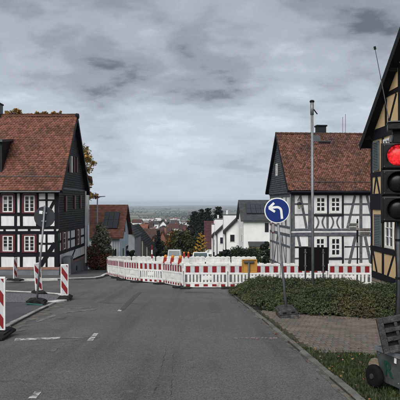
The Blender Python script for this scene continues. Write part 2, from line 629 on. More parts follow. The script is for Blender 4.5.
LRED = leafmat('red_leaf', (0.22, 0.075, 0.05), (0.10, 0.036, 0.028), 0.5, 2)
LPALE = leafmat('pale_blossom', (0.34, 0.33, 0.25), (0.20, 0.20, 0.14), 0.4, 2)
LFAR = leafmat('far_wood', (0.018, 0.026, 0.018), (0.010, 0.016, 0.012), 0.5, 0.01, 0.0)

# ================================================================== terrain
def build_ground():
    ys = [-30, -10, 0, 10, 20, 30, 40, 60, 90, 140, 200, 300, 400, 500, 600, 680, 740, 800, 860, 920, 1000, 1100, 1250, 1450, 1700, 2000, 2400, 2900, 3500, 4300, 5200, 6200, 7400, 8800, 9600, 10400, 11200, 12000, 12800, 13600]
    base = np.concatenate([-np.geomspace(60, 9000, 22)[::-1], np.linspace(-40, 40, 9), np.geomspace(60, 9000, 22)])
    V, F = [], []
    nx = len(base)
    for y in ys:
        for x in base:
            z = gz(x, y)
            if y > 9000:
                t = min(1, (y - 9000) / 3400)
                z += t * t * (3 - 2 * t) * (22 + 12 * math.sin(x / 1500 + 0.6) + 7 * math.sin(x / 420 + 2.0))
            elif y > 1000:
                z += 1.5 * math.sin(x / 260 + y / 700)
            V.append((x, y, z - 0.06))
    for j in range(len(ys) - 1):
        for i in range(nx - 1):
            a = j * nx + i
            F.append((a, a + 1, a + 1 + nx, a + nx))
    m = bpy.data.materials.new('ground_fields')
    m.use_nodes = True
    N, L = m.node_tree.nodes, m.node_tree.links
    b = N['Principled BSDF']
    b.inputs['Roughness'].default_value = 0.95
    b.inputs['Specular IOR Level'].default_value = 0.1
    tcn = N.new('ShaderNodeTexCoord')
    mp = N.new('ShaderNodeMapping')
    mp.inputs['Scale'].default_value = (0.0026, 0.0017, 0)
    mp.inputs['Rotation'].default_value = (0, 0, 0.2)
    L.new(tcn.outputs['Object'], mp.inputs[0])
    v = N.new('ShaderNodeTexVoronoi')
    v.inputs['Scale'].default_value = 1.6
    L.new(mp.outputs[0], v.inputs[0])
    sp = N.new('ShaderNodeSeparateColor')
    L.new(v.outputs['Color'], sp.inputs[0])
    rp = N.new('ShaderNodeValToRGB')
    rp.color_ramp.interpolation = 'CONSTANT'
    cols = [(0.0, (0.095, 0.125, 0.055)), (0.2, (0.17, 0.155, 0.105)), (0.38, (0.065, 0.09, 0.042)), (0.55, (0.23, 0.215, 0.155)), (0.68, (0.13, 0.165, 0.08)), (0.82, (0.14, 0.12, 0.09)), (0.92, (0.055, 0.065, 0.038))]
    rp.color_ramp.elements[0].color = (*cols[0][1], 1)
    rp.color_ramp.elements[1].position = cols[1][0]
    rp.color_ramp.elements[1].color = (*cols[1][1], 1)
    for p, c in cols[2:]:
        q = rp.color_ramp.elements.new(p)
        q.color = (*c, 1)
    L.new(sp.outputs[0], rp.inputs[0])
    n = N.new('ShaderNodeTexNoise')
    n.inputs['Scale'].default_value = 0.02
    n.inputs['Detail'].default_value = 8
    L.new(tcn.outputs['Object'], n.inputs[0])
    mr = N.new('ShaderNodeMapRange')
    mr.inputs[1].default_value = 0.3
    mr.inputs[2].default_value = 0.7
    mr.inputs[3].default_value = 0.65
    mr.inputs[4].default_value = 1.3
    L.new(n.outputs[0], mr.inputs[0])
    vm = N.new('ShaderNodeVectorMath')
    vm.operation = 'SCALE'
    L.new(rp.outputs[0], vm.inputs[0])
    L.new(mr.outputs[0], vm.inputs['Scale'])
    L.new(vm.outputs[0], b.inputs['Base Color'])
    o = fast_mesh('ground', np.array(V), np.array(F), m, smooth=True)
    struct(o)


build_ground()

RD = -0.0435                       # the road bears slightly left as it runs away


def sheet(name, pts, off, m, parent=None):
    mb = MB()
    mb.add([(x, y, gz(x, y) + off) for x, y in pts], [tuple(range(len(pts)))])
    o = mb.build(name, m, parent)
    # faces must look up
    if o.data.polygons[0].normal.z < 0:
        o.data.flip_normals()
    return o


def slab(name, pts, top, m, parent=None):
    mb = MB()
    n = len(pts)
    mb.add([(x, y, gz(x, y) - 0.35) for x, y in pts] + [(x, y, gz(x, y) + top) for x, y in pts],
           [tuple(range(n))[::-1], tuple(range(n, 2 * n))] + [(i, (i + 1) % n, (i + 1) % n + n, i + n) for i in range(n)])
    return mb.build(name, m, parent)


def kerb_run(parent, line, m, w=0.13, top=0.1, length=1.0, side=1, tag_='kerb_stone'):
    """stones of about 1 m set along a line; the stone's width lies to one side"""
    seg = []
    for a, b in zip(line[:-1], line[1:]):
        a, b = Vector(a), Vector(b)
        k = max(1, round((b - a).length / length))
        for i in range(k):
            seg.append((a.lerp(b, i / k), a.lerp(b, (i + 1) / k)))
    for a, b in seg:
        t = (b - a).normalized()
        nrm = Vector((-t.y, t.x)) * side
        sh = nrm * random.uniform(-0.012, 0.012)
        a2, b2 = a + t * 0.006 + sh, b - t * 0.006 + sh
        tp = top + random.uniform(-0.006, 0.006)
        c = [a2, b2, b2 + nrm * w, a2 + nrm * w]
        mb = MB()
        ch = 0.02
        lo = [(p.x, p.y, gz(p.x, p.y) - 0.25) for p in c]
        mid = [(p.x, p.y, gz(p.x, p.y) + tp - ch) for p in c]
        d = [a2 + nrm * ch, b2 + nrm * ch, b2 + nrm * (w - 0.004), a2 + nrm * (w - 0.004)]
        hi = [(p.x, p.y, gz(p.x, p.y) + tp) for p in d]
        mb.add(lo + mid + hi, [(3, 2, 1, 0), (8, 9, 10, 11)] + [(i, (i + 1) % 4, (i + 1) % 4 + 4, i + 4) for i in range(4)] + [(i + 4, (i + 1) % 4 + 4, (i + 1) % 4 + 8, i + 8) for i in range(4)])
        mb.build(tag_, m, parent)


def build_roads():
    # main road, running downhill
    ys = [-12, -5, 0, 5, 10, 15, 20, 25, 30, 35, 40, 50, 65, 80, 100, 120, 140, 170, 200, 260, 320]
    V, F = [], []
    for y in ys:
        l, r = -7.5, 2.4
        if y > 30:
            l, r = -5.5 + RD * (y - 30), 1.6 + RD * (y - 30)
        for t in np.linspace(l, r, 6):
            V.append((t, y, gz(t, y) + 0.004))
    for j in range(len(ys) - 1):
        for i in range(5):
            a = j * 6 + i
            F.append((a, a + 1, a + 7, a + 6))
    struct(fast_mesh('road', np.array(V), np.array(F), ASPH))
    struct(sheet('side_street', [(-40, 19.6), (30, 19.6), (30, 33), (-40, 33)], 0.0, ASPH2))
    # asphalt repairs
    def patch(px):
        struct(sheet('road_repair_patch', [G(*p) for p in px], 0.009, PATCH))
    patch([(119, 310), (133, 296), (139, 292), (142, 292.3), (134, 300), (124, 310.5)])
    patch([(186, 291.5), (212, 291.8), (214, 293.4), (184, 293)])
    # left pavement corner
    near = [G(-14, 341), G(0, 333.5), G(20, 322), G(40, 311.5), G(56, 303.8), G(64, 302.4), G(69.5, 300.8), G(72, 299), G(71, 297), G(66, 295.6), G(50, 294.2), G(30, 293.2), G(10, 292.3), G(-40, 291.2)]
    pav = struct(slab('pavement', near + [(-14, 21.5), (-14, 8.6), (-4.3, 8.6)], 0.045, ASPHP))
    pav2 = bpy.data.objects.new('kerb', None)
    COL.objects.link(pav2)
    setm(pav2)
    struct(pav2)
    lead = [(-3.5, 4.0), (-3.52, 8.0)]
    kerb_run(pav2, [Vector(p) for p in lead + near[:5]], KERB, 0.12, 0.052, 1.0, 1)
    kerb_run(pav2, [Vector(p) for p in near[4:10]], KERBW, 0.30, 0.065, 0.6, 1)
    kerb_run(pav2, [Vector(p) for p in near[9:]], KERBW, 0.14, 0.07, 1.0, 1)
    struct(slab('near_pavement', [(-14, 3), (-3.62, 3), (-3.62, 8.6), (-14, 8.6)], 0.044, ASPHP))
    # strip of loose chippings on the corner
    struct(sheet('chippings_strip', [G(5, 294.5), G(30, 295), G(50, 296), G(62, 297.5), G(64, 300), G(52, 303), G(30, 304), G(5, 304)], 0.051, GRAVEL))
    # pavement in front of the left house
    hp = [G(-60, 282), G(0, 281.2), G(40, 281), G(75, 280.2), G(96, 279.4), G(103, 278), G(106, 276)]
    tail = [(hp[-1][0] + RD * 8, hp[-1][1] + 8), (hp[-1][0] + RD * 30, hp[-1][1] + 30)]
    struct(slab('house_pavement', hp + [tail[0], (-9.5, 41), (-30, 41), (-30, hp[0][1])], 0.10, ASPHP))
    k2 = bpy.data.objects.new('kerb', None)
    COL.objects.link(k2)
    setm(k2)
    struct(k2)
    kerb_run(k2, [Vector(p) for p in hp + [tail[0]]], KERBW, 0.16, 0.12, 1.0, 1)
    # right kerb: low edging between road, paving and hedge
    rk = [(1.83, 2.0), G(350, 397), G(300, 353), G(262, 320), G(236, 299), G(231.5, 295), G(230.5, 292.5), G(234, 290.8), G(250, 290.2)]
    rk2 = rk + [(12, G(250, 290.2)[1]), (30, G(250, 290.2)[1])]
    k3 = bpy.data.objects.new('kerb', None)
    COL.objects.link(k3)
    setm(k3)
    struct(k3)
    kerb_run(k3, [Vector(p) for p in rk2], KERBD, 0.09, 0.04, 1.0, -1)
    struct(slab('verge', [Vector(p) for p in rk2] + [(30, 2.0)], 0.028, SOIL))
    # pavement in front of the right-hand house
    struct(slab('far_pavement', [(3.4, 31.5), (30, 31.5), (30, 48), (3.4 - 0.6, 48)], 0.09, ASPHP))
    k4 = bpy.data.objects.new('kerb', None)
    COL.objects.link(k4)
    setm(k4)
    struct(k4)
    kerb_run(k4, [Vector((3.4, 31.4)), Vector((16, 31.4))], KERB, 0.14, 0.11, 1.0, 1)
    # grit and moss collected in the gutters
    GRIT = mat('gutter_grit', (0.17, 0.155, 0.125), 0.95, (0.075, 0.072, 0.066), 5, 8, 0.42, 0.62, 0.8, 60, stain=((0.04, 0.045, 0.025), 2.2, 0.55, 0.7))

    def grit(line, w0, w1, side):
        pts = [Vector(p) for p in line]
        inner, outer = [], []
        for i in range(len(pts) - 1):
            for k in range(8):
                a = pts[i].lerp(pts[i + 1], k / 8)
                t = (pts[i + 1] - pts[i]).normalized()
                nn = Vector((-t.y, t.x)) * side
                inner.append(a - nn * 0.01)
                outer.append(a + nn * random.uniform(w0, w1))
        mb = MB()
        for i in range(len(inner) - 1):
            q = [inner[i], inner[i + 1], outer[i + 1], outer[i]]
            mb.add([(p.x, p.y, gz(p.x, p.y) + 0.0075) for p in q], [(0, 1, 2, 3)])
        o = mb.build('gutter_grit', GRIT)
        for p in o.data.polygons:
            pass
        o['kind'] = 'structure'
    grit(near[1:6], 0.10, 0.42, -1)
    grit(rk[:5], 0.02, 0.10, 1)
    # worn white markings
    mk = bpy.data.objects.new('road_marking', None)
    COL.objects.link(mk)
    setm(mk)
    struct(mk)

    def mark(q, m=PAINT):
        pts = [G(*p) for p in q]
        o = sheet('marking', pts, 0.0085, m, mk)
        return o
    mark([(28, 399), (36, 399), (42, 392), (35, 391.6)])
    mark([(87, 341), (93, 341), (98.5, 333.6), (94, 333.6)])
    mark([(117, 311.5), (121, 311.5), (131, 302), (128, 301.8)])
    mark([(14, 341.2), (60, 339.2), (60.5, 337.4), (15, 339.0)])
    mark([(60, 339.2), (88, 338.2), (89, 337.2), (60, 337.8)], mat('worn_paint', (0.20, 0.20, 0.20), 0.8, (0.085, 0.085, 0.087), 7, 6, 0.45, 0.62))
    mark([(48, 352), (55, 352), (58, 348.5), (52, 348.5)], MATS['worn_paint'])
    mark([(64, 313.6), (96, 310), (98, 308.8), (66, 312.2)], MATS['worn_paint'])
    mark([(70, 309.4), (92, 308), (92, 307), (72, 308.4)], MATS['worn_paint'])
    mark([(36, 323), (56, 316.5), (55, 314.6), (36, 320)], MATS['worn_paint'])
    x = 234.0
    while x < 276:
        w = random.uniform(2.2, 5.0)
        mark([(x, 339.0 + random.uniform(-0.2, 0.2)), (x + w, 339.0), (x + w, 337.8), (x, 337.8 + random.uniform(-0.2, 0.2))], CHALK)
        x += w + random.uniform(0.8, 2.4)
    # longitudinal cracks sealed with tar
    TAR = mat('tar_seal', (0.016, 0.016, 0.017), 0.5, (0.03, 0.03, 0.031), 9, 4)
    for pts in ([(150, 403), (156, 388), (160, 374), (164, 358), (168, 340)], [(170, 403), (171.5, 388), (173, 374), (172, 362), (175, 350)]):
        line = []
        for a, b in zip(pts[:-1], pts[1:]):
            for k in range(14):
                p = Vector(a).lerp(Vector(b), k / 14)
                line.append((p.x + random.gauss(0, 0.35), p.y, 0.0))
        on = True
        w_prev = 0.2
        mb = MB()
        for (ax, ay, _), (bx, by, _) in zip(line[:-1], line[1:]):
            if random.random() < 0.22:
                on = not on
            w = random.uniform(0.12, 0.55) if on else 0.05
            q = [G(ax - w_prev, ay), G(ax + w_prev, ay), G(bx + w, by), G(bx - w, by)]
            mb.add([(x, y, gz(x, y) + 0.0072) for x, y in q], [(0, 1, 2, 3)])
            w_prev = w
        mb.build('crack', TAR, mk)


build_roads()

# ================================================================== shared house pieces
def beam_rect(root, F, x0, x1, y0, y1, m, k0=-0.05, k1=0.025, name='timber'):
    a0, b0 = F.px(x0, y1)
    a1, b1 = F.px(x1, y0)
    return beam_uv(root, F, min(a0, a1), max(a0, a1), min(b0, b1), max(b0, b1), m, k0, k1, name)


def beam_uv(root, F, a0, a1, b0, b1, m, k0=-0.05, k1=0.025, name='timber'):
    """a hand-hewn beam: its long edges waver by a centimetre or so along its length"""
    horiz = (a1 - a0) > (b1 - b0)
    L = (a1 - a0) if horiz else (b1 - b0)
    n = max(1, min(14, int(L / 0.7)))
    j = lambda: random.uniform(-0.012, 0.012)
    e0, e1, ks = [j() for _ in range(n + 1)], [j() for _ in range(n + 1)], [random.uniform(-0.003, 0.003) for _ in range(n + 1)]
    vs, fs = [], []
    for i in range(n + 1):
        t = i / n
        if horiz:
            a = a0 + (a1 - a0) * t
            q = [(a, b0 + e0[i], k0), (a, b0 + e0[i], k1 + ks[i]), (a, b1 + e1[i], k1 + ks[i]), (a, b1 + e1[i], k0)]
        else:
            b = b0 + (b1 - b0) * t
            q = [(a0 + e0[i], b, k0), (a0 + e0[i], b, k1 + ks[i]), (a1 + e1[i], b, k1 + ks[i]), (a1 + e1[i], b, k0)]
        vs += [F.at(*p) for p in q]
    for i in range(n):
        for c in range(4):
            fs.append((i * 4 + c, i * 4 + (c + 1) % 4, i * 4 + 4 + (c + 1) % 4, i * 4 + 4 + c))
    fs += [(0, 1, 2, 3), tuple(n * 4 + c for c in range(4))]
    return MB().add(vs, fs).build(name, m, root)


def beam_line(root, F, A, B, w, m, k0=-0.05, k1=0.021, name='timber', px=True):
    if px:
        A, B = F.px(*A), F.px(*B)
    A, B = Vector(A), Vector(B)
    t = (B - A).normalized()
    n = Vector((-t.y, t.x)) * (w / 2)
    q = [A - n, B - n, B + n, A + n]
    return MB().prism([F.at(p.x, p.y, k0) for p in q], F.n * (k1 - k0)).build(name, m, root)


def window(root, F, a0, a1, b0, b1, cols, rows, surround=None, sw=0.1, halves=1, frame=WFRAME, fw=0.06, mw=0.03, k=0.03, curtain=False):
    """window in a wall plane: surround boards, frame, glazing bars and single panes as sub-parts"""
    w = MB().wbox(F, a0, a1, b0, b0 + fw, -0.04, k).wbox(F, a0, a1, b1 - fw, b1, -0.04, k).wbox(F, a0, a0 + fw, b0 + fw, b1 - fw, -0.04, k).wbox(F, a1 - fw, a1, b0 + fw, b1 - fw, -0.04, k).build('window', frame, root)
    ia0, ia1, ib0, ib1 = a0 + fw, a1 - fw, b0 + fw, b1 - fw
    gb = MB()
    hw = (ia1 - ia0) / halves
    for h in range(1, halves):
        c = ia0 + h * hw
        gb.wbox(F, c - 0.04, c + 0.04, ib0, ib1, -0.04, k - 0.004)
    for h in range(halves):
        s0 = ia0 + h * hw + (0.05 if h else 0)
        s1 = ia0 + (h + 1) * hw - (0.05 if h < halves - 1 else 0)
        for c in range(1, cols):
            x = s0 + (s1 - s0) * c / cols
            gb.wbox(F, x - mw / 2, x + mw / 2, ib0, ib1, -0.03, k - 0.012)
        for r in range(1, rows):
            y = ib0 + (ib1 - ib0) * r / rows
            gb.wbox(F, s0, s1, y - mw / 2, y + mw / 2, -0.03, k - 0.014)
        for c in range(cols):
            for r in range(rows):
                x0, x1 = s0 + (s1 - s0) * c / cols, s0 + (s1 - s0) * (c + 1) / cols
                y0, y1 = ib0 + (ib1 - ib0) * r / rows, ib0 + (ib1 - ib0) * (r + 1) / rows
                o = MB().wbox(F, x0 + 0.004, x1 - 0.004, y0 + 0.004, y1 - 0.004, 0.004, 0.010).build('pane', CURTAIN if (curtain and random.random() < curtain and r < rows - 1) else GLASS, root)
                o.parent = w
    if gb.v:
        g = gb.build('glazing_bar', frame, root)
        g.parent = w
    if surround:
        s = MB().wbox(F, a0 - sw, a0, b0 - sw * 0.6, b1 + sw * 0.6, -0.04, k + 0.02).wbox(F, a1, a1 + sw, b0 - sw * 0.6, b1 + sw * 0.6, -0.04, k + 0.02).wbox(F, a0, a1, b1, b1 + sw * 0.6, -0.04, k + 0.018).wbox(F, a0, a1, b0 - sw * 0.6, b0, -0.04, k + 0.018).build('surround', surround, root)
        s.parent = w
    return w


def shingles(root, name, o, u, v, n, ulen, vlen, tw, th, m, inside=None, wave=0.0, lift=0.022, stagger=True, jitter=0.004, base=0.0, fill=0.985, sag=0.0):
    """rows of overlapping tiles or slates on a plane: each one a lipped, lifted piece"""
    o, u, v, n = (np.array(x, dtype=float) for x in (o, u, v, n))
    nu, nv = int(math.ceil(ulen / tw)) + 1, int(vlen / th + 0.6)
    prof = [-0.5, -0.25, 0.0, 0.25, 0.5] if wave else [-0.5, 0.5]
    k = len(prof)
    V, F, RN = [], [], []
    b = 0
    for j in range(nv):
        for i in range(nu):
            cu = (i + (0.5 if stagger and j % 2 else 0.0)) * tw
            if cu - tw / 2 < -0.001 or cu + tw / 2 > ulen + 0.001:
                cu = min(max(cu, tw / 2), ulen - tw / 2)
            vb = j * th
            if inside and not inside(cu, vb + th * 0.5):
                continue
            jz = random.uniform(-jitter, jitter)
            jv = random.uniform(-jitter, jitter)
            for (vv, hh) in ((vb + jv, lift), (vb + th * 1.04, 0.004), (vb + jv, -0.004)):
                for p in prof:
                    wv = wave * math.cos(2 * math.pi * p) if wave else 0.0
                    V.append(o + u * (cu + p * tw * fill) + v * vv + n * (base + sag * math.sin(cu * 0.9 + 1.0) * math.sin(vv * 0.75 + 0.6) + hh + jz + (wv if hh > -0.001 else 0)))
            for q in range(k - 1):
                F.append((b + q, b + q + 1, b + k + q + 1, b + k + q))
                F.append((b + 2 * k + q, b + 2 * k + q + 1, b + q + 1, b + q))
                r = random.random()
            RN += [r] * (2 * (k - 1))
            b += 3 * k
    ob = fast_mesh(name, np.array(V), np.array(F), m, root, RN)
    ob['kind'] = 'stuff'
    return ob


def ridge_tiles(root, a, b, r, m, step=0.36):
    a, b = Vector(a), Vector(b)
    L = (b - a).length
    t = (b - a).normalized()
    side = Vector((-t.y, t.x, 0)).normalized()
    up = Vector((0, 0, 1))
    k = int(L / step)
    for i in range(k):
        p0 = a + t * (L * i / k - 0.02)
        p1 = a + t * (L * (i + 1) / k + 0.02)
        vs = []
        for p, rr in ((p0, r * 1.12), (p1, r * 0.92)):
            for s in range(7):
                th = math.pi * s / 6
                vs.append(p + side * (rr * math.cos(th)) + up * (rr * math.sin(th) - 0.03))
        MB().add(vs, [(s, s + 1, s + 8, s + 7) for s in range(6)] + [tuple(range(7))[::-1], tuple(range(7, 14))]).build('ridge_tile', m, root)


# ================================================================== left half-timbered house
def left_house():
    YF, XR, XL = 32.0, -8.08, -17.5
    W = 7.2
    T = thing('half_timbered_house', 'black and white half-timbered house with orange tiled roof and slate gable', 'house', (-12.5, 35.6, gz(0, 34)))
    F1 = Frame((0, YF, 0), (1, 0, 0), (0, -1, 0))
    F2 = Frame((XR, 0, 0), (0, 1, 0), (1, 0, 0))
    ez, rz = 2.46, 7.26
    yr = YF + W / 2
    slope = (rz - ez) / (yr - (YF - 0.4))
    wt = ez + 0.4 * slope - 0.06
    wall = MB().prism([(XL, YF, -1.9), (XL, YF, wt), (XL, yr, rz - 0.12), (XL, YF + W, wt), (XL, YF + W, -1.9)], (XR - XL, 0, 0)).build('wall', PLASTER, T)
    MB().b2(XL, XR + 0.04, YF - 0.04, YF + W, -5, -2.05).build('plinth', PLINTH, T)
    MB().b2(XL, XR + 0.06, YF - 0.07, YF + W + 0.02, -2.05, -1.9).build('plinth_sill', PINKS, T)
    # ---- roof
    ov = 0.28
    rf = MB()
    for s in (-1, 1):
        e = (yr + s * (W / 2 + 0.4), ez)
        q = [(yr, rz), e, (e[0], e[1] - 0.13), (yr, rz - 0.16)]
        rf.prism([(XL, y, z) for y, z in q], (XR + ov - XL, 0, 0))
    roof = rf.build('roof', TIMB, T)
    vdir = Vector((0, yr - (YF - 0.4), rz - ez))
    vl = vdir.length
    vdir.normalize()
    nrm = Vector((0, -vdir.z, vdir.y))
    o = shingles(T, 'roof_tiles', (XL, YF - 0.44, ez - 0.02), (1, 0, 0), vdir, nrm, XR + ov - XL, vl, 0.18, 0.165, TILE, wave=0.015, lift=0.03, base=0.035, sag=0.022, jitter=0.008)
    o.parent = roof
    vb = Vector((0, -vdir.y, vdir.z))
    o = shingles(T, 'roof_tiles', (XL, YF + W + 0.44, ez - 0.02), (1, 0, 0), vb, Vector((0, vdir.z, vdir.y)), XR + ov - XL, vl, 0.42, 0.38, TILE, lift=0.03, base=0.012)
    o.parent = roof
    n0 = len(COL.objects)
    ridge_tiles(T, (XL, yr, rz + 0.03), (XR + ov, yr, rz + 0.03), 0.13, TILE)
    for ob in list(COL.objects)[n0:]:
        ob.parent = roof
    # verge boards and ridge end cap
    for s in (-1, 1):
        e = Vector((XR + ov, yr + s * (W / 2 + 0.42), ez - 0.03))
        a = Vector((XR + ov, yr, rz + 0.02))
        d = (a - e).normalized()
        up = Vector((0, -d.z * (1 if d.y > 0 else -1), abs(d.y)))
        q = [e + up * 0.05, a + up * 0.05, a - up * 0.17, e - up * 0.17]
        ob = MB().prism(q, (0.035, 0, 0)).build('verge_board', TIMB, T)
        ob.parent = roof
    ob = MB().lathe((XR + ov - 0.1, yr, rz + 0.02), (1, 0, 0), [(0.17, 0), (0.19, 0.06), (0.16, 0.2)], 12).build('ridge_end_cap', TIMB, T)
    ob.parent = roof
    # snow guard above the eave
    g = MB()
    gy, gzv = YF - 0.4 + 0.62, ez + 0.62 * slope
    for k in (0.10, 0.17):
        g.tube((XL, gy - nrm.y * 0 + nrm.y * k, gzv + nrm.z * k), (XR + 0.1, gy + nrm.y * k, gzv + nrm.z * k), 0.014, n=5)
    x = XL + 0.3
    while x < XR:
        g.box((x, gy + nrm.y * 0.09, gzv + nrm.z * 0.09), (0.03, 0.05, 0.2))
        x += 0.85
    ob = g.build('snow_guard', GALVD, T)
    ob.parent = roof
    # fascia and gutter
    MB().tube((XL, YF - 0.50, ez - 0.07), (XR + 0.2, YF - 0.50, ez - 0.07), 0.055, n=8).build('gutter', GALVD, T)
    # dormer at the picture edge
    dx1 = -11.46
    dm = thing_part_dormer(T, dx1, yr, rz, YF, slope, ez)
    # chimney on the ridge
    cx = P(1, 117, 35.6).x
    ch = MB().b2(cx - 0.45, cx + 0.02, yr - 0.3, yr + 0.3, rz - 0.6, 1.7 + (204 - 105) / FPX * 35.6).build('chimney', GALVD, T)
    ob = MB().b2(cx - 0.5, cx + 0.06, yr - 0.35, yr + 0.35, 1.7 + (204 - 105) / FPX * 35.6, 1.7 + (204 - 103.6) / FPX * 35.6).build('chimney_cap', TIMB, T)
    ob.parent = ch
    # ---- street facade timbers
    x0, x1 = -105, 58.5
    rows = [(190.5, 193.4), (212.6, 216.0), (226.0, 229.0), (231.0, 234.2), (252.0, 256.6), (267.8, 269.6)]
    for ya, yb in rows:
        beam_rect(T, F1, x0, x1, ya, yb, TIMB)
    posts = [(54.4, 58.55), (45.4, 47.6), (36, 38.8), (19.8, 22.8), (14.2, 17.2), (-1.8, 1.0), (-7.4, -4.4), (-23.2, -20.8), (-28.6, -26.2), (-44.4, -42), (-50, -47.6), (-66, -63.6), (-71.6, -69.2)]
    spans = [(193.2, 226.4), (233.8, 268)]
    for pa, pb in posts:
        for ya, yb in spans:
            beam_rect(T, F1, pa, pb, ya, yb, TIMB, k1=0.022)
    # rails in the corner bays
    for ya, yb in ((199.2, 201), (242.6, 244.6)):
        beam_rect(T, F1, 38.6, 45.4, ya, yb, TIMB, k1=0.018)
        beam_rect(T, F1, 47.6, 54.4, ya, yb, TIMB, k1=0.018)
    # braces
    beam_line(T, F1, (47.8, 213.5), (54.6, 200.5), 0.17, TIMB)
    beam_line(T, F1, (39, 268.2), (55, 243), 0.25, TIMB)
    # joist heads
    for c in (4.6, 16.6, 29.2, 41.4, 55, -8, -20, -33, -46, -58):
        beam_rect(T, F1, c - 1.2, c + 1.2, 228.8, 231.2, TIMB, k1=0.035, name='joist_end')
    # dark masonry-width boards beside the windows come from the red surrounds
    sc = 32 / FPX
    for wx in (8.0, 29.6, -13.6, -35.2, -56.8):
        for (ya, yb) in ((195.4, 212.2), (235.6, 251.4)):
            a0, b0 = F1.px(wx - 5.3, yb)
            a1, b1 = F1.px(wx + 5.3, ya)
            window(T, F1, a0, a1, b0, b1, 1, 4, REDP, 0.115, 2, fw=0.065, mw=0.022, k=0.045, curtain=0.08)
    # ---- gable side: slate above, timber below
    zb = 0.21
    def ins(a, b):
        z, y = zb + b, YF + a
        top = rz - abs(y - yr) * slope - 0.05
        return z < top
    ob = shingles(T, 'slate_cladding', (XR, YF + 0.02, zb), (0, 1, 0), (0, 0, 1), (1, 0, 0), W - 0.04, rz - zb, 0.20, 0.14, SLATE, inside=ins, lift=0.0035, jitter=0.002, fill=0.92, base=0.03)
    # slate core behind, following the gable
    MB().prism([(XR, YF - 0.03, zb), (XR, YF - 0.03, wt), (XR, yr, rz - 0.15), (XR, YF + W, wt), (XR, YF + W, zb)], (0.03, 0, 0)).build('cladding_board', SLATE, T)
    beam_uv(T, F2, YF, YF + W, 2.58, 2.66, GALVD, 0.03, 0.07, 'drip_rail')
    zs = [(0.04, 0.20), (-1.22, -1.02), (-1.9, -1.78), (-0.55, -0.42)]
    for k, (a, b) in enumerate(zs):
        beam_uv(T, F2, YF + 0.0, YF + W, a, b, TIMB, k1=0.03 - 0.003 * k)
    for yy in (YF + 0.12, YF + 1.45, YF + 2.9, YF + 4.3, YF + 5.5, YF + W - 0.12):
        beam_uv(T, F2, yy - 0.11, yy + 0.11, -1.02, 0.04, TIMB, k1=0.019)
    beam_uv(T, F2, YF, YF + 0.22, -1.78, -1.22, TIMB, k1=0.019)
    beam_line(T, F2, (YF + 3.0, -1.78), (YF + 4.2, -1.24), 0.14, TIMB, px=False)

    def shut(yc, z0, z1, ww, sw, m=REDP):
        window(T, F2, yc - ww / 2, yc + ww / 2, z0, z1, 1, 3, None, k=0.05)
        for s in (-1, 1):
            c = yc + s * (ww / 2 + sw / 2 + 0.02)
            sh = MB().wbox(F2, c - sw / 2, c + sw / 2, z0 - 0.04, z1 + 0.04, 0.01, 0.07)
            sh.build('shutter', m, T)
    shut(YF + 1.25, -0.98, 0.02, 0.55, 0.42)
    shut(YF + 5.0, -0.98, 0.02, 0.55, 0.42)

    def slit(px, ya, yb, w):
        a0, b0 = F2.px(px, yb, 0.05)
        a1, b1 = F2.px(px, ya, 0.05)
        MB().wbox(F2, a0 - w / 2, a0 + w / 2, b0, b1, 0.03, 0.11).build('shutter', REDP, T)
    slit(65.6, 196, 211.5, 0.36)
    slit(74.4, 195.5, 209, 0.36)
    slit(80.2, 195.5, 208.5, 0.34)
    # attic window
    for px, w, m in ((69.2, 0.30, REDP), (71.4, 0.38, WFRAME), (74.0, 0.30, REDP), (76.6, 0.34, REDP)):
        a0, b0 = F2.px(px, 172.5, 0.05)
        a1, b1 = F2.px(px, 155.5 + (px - 69) * 0.25, 0.05)
        MB().wbox(F2, a0 - w / 2, a0 + w / 2, b0, b1, 0.03, 0.10).build('shutter' if m is REDP else 'window_frame', m, T)
    # white downpipe at the far corner
    MB().tube((XR + 0.09, YF + W - 0.1, -2.4), (XR + 0.09, YF + W - 0.1, 2.6), 0.06, n=8).build('downpipe', WFRAME, T)
    # cellar vent in the plinth
    a, b = F2.px(76, 268)
    MB().wbox(F2, a - 0.15, a + 0.15, b - 0.15, b + 0.15, 0.02, 0.05).build('cellar_vent', TIMB, T)
    # ---- cabinet by the wall
    C = thing('utility_cabinet', 'grey utility cabinet standing against the gable wall of the black and white house', 'cabinet', (XR + 0.35, YF + 0.9, gz(0, YF + 0.9) + 0.10))
    mb = MB().b2(-0.2, 0.2, -0.35, 0.35, 0, 1.0)
    mb.build('cabinet_body', PLINTH, C, local=True, bevel=0.015)
    MB().b2(-0.23, 0.23, -0.38, 0.38, 1.0, 1.06).build('cabinet_lid', GALVD, C, local=True)
    MB().b2(0.2, 0.212, -0.3, 0.3, 0.1, 0.94).build('cabinet_door', GALVD, C, local=True)
    MB().b2(-0.16, 0.16, -0.362, -0.35, 0.1, 0.94).build('cabinet_panel', GALVD, C, local=True)


def thing_part_dormer(T, x1, yr, rz, YF, slope, ez):
    yf, x0 = 32.4, -17.4
    zf, zk = 5.30, 5.56
    zr = lambda y: ez + (y - YF + 0.4) * slope
    yk = YF - 0.4 + (zk - ez) / slope
    dm = MB().prism([(x1, yf, zr(yf) - 0.1), (x1, yf, zf), (x1, yk + 0.1, zk), (x1, yk + 0.1, zk - 0.2)], (x0 - x1, 0, 0)).build('dormer', SLATE, T)
    o = MB().prism([(x1 + 0.10, yf - 0.25, zf - 0.03), (x1 + 0.10, yf - 0.25, zf + 0.10), (x1 + 0.10, yk + 0.35, zk + 0.16), (x1 + 0.10, yk + 0.35, zk + 0.02)], (x0 - x1 - 0.1, 0, 0)).build('dormer_roof', GALVD, T)
    o.parent = dm
    FD = Frame((0, yf, 0), (1, 0, 0), (0, -1, 0))
    for c in (-0.85, -2.0, -3.15):
        window(T, FD, x1 + c - 0.4, x1 + c + 0.4, zf - 1.35, zf - 0.25, 2, 2, REDP, 0.08, 1)
    return dm


left_house()

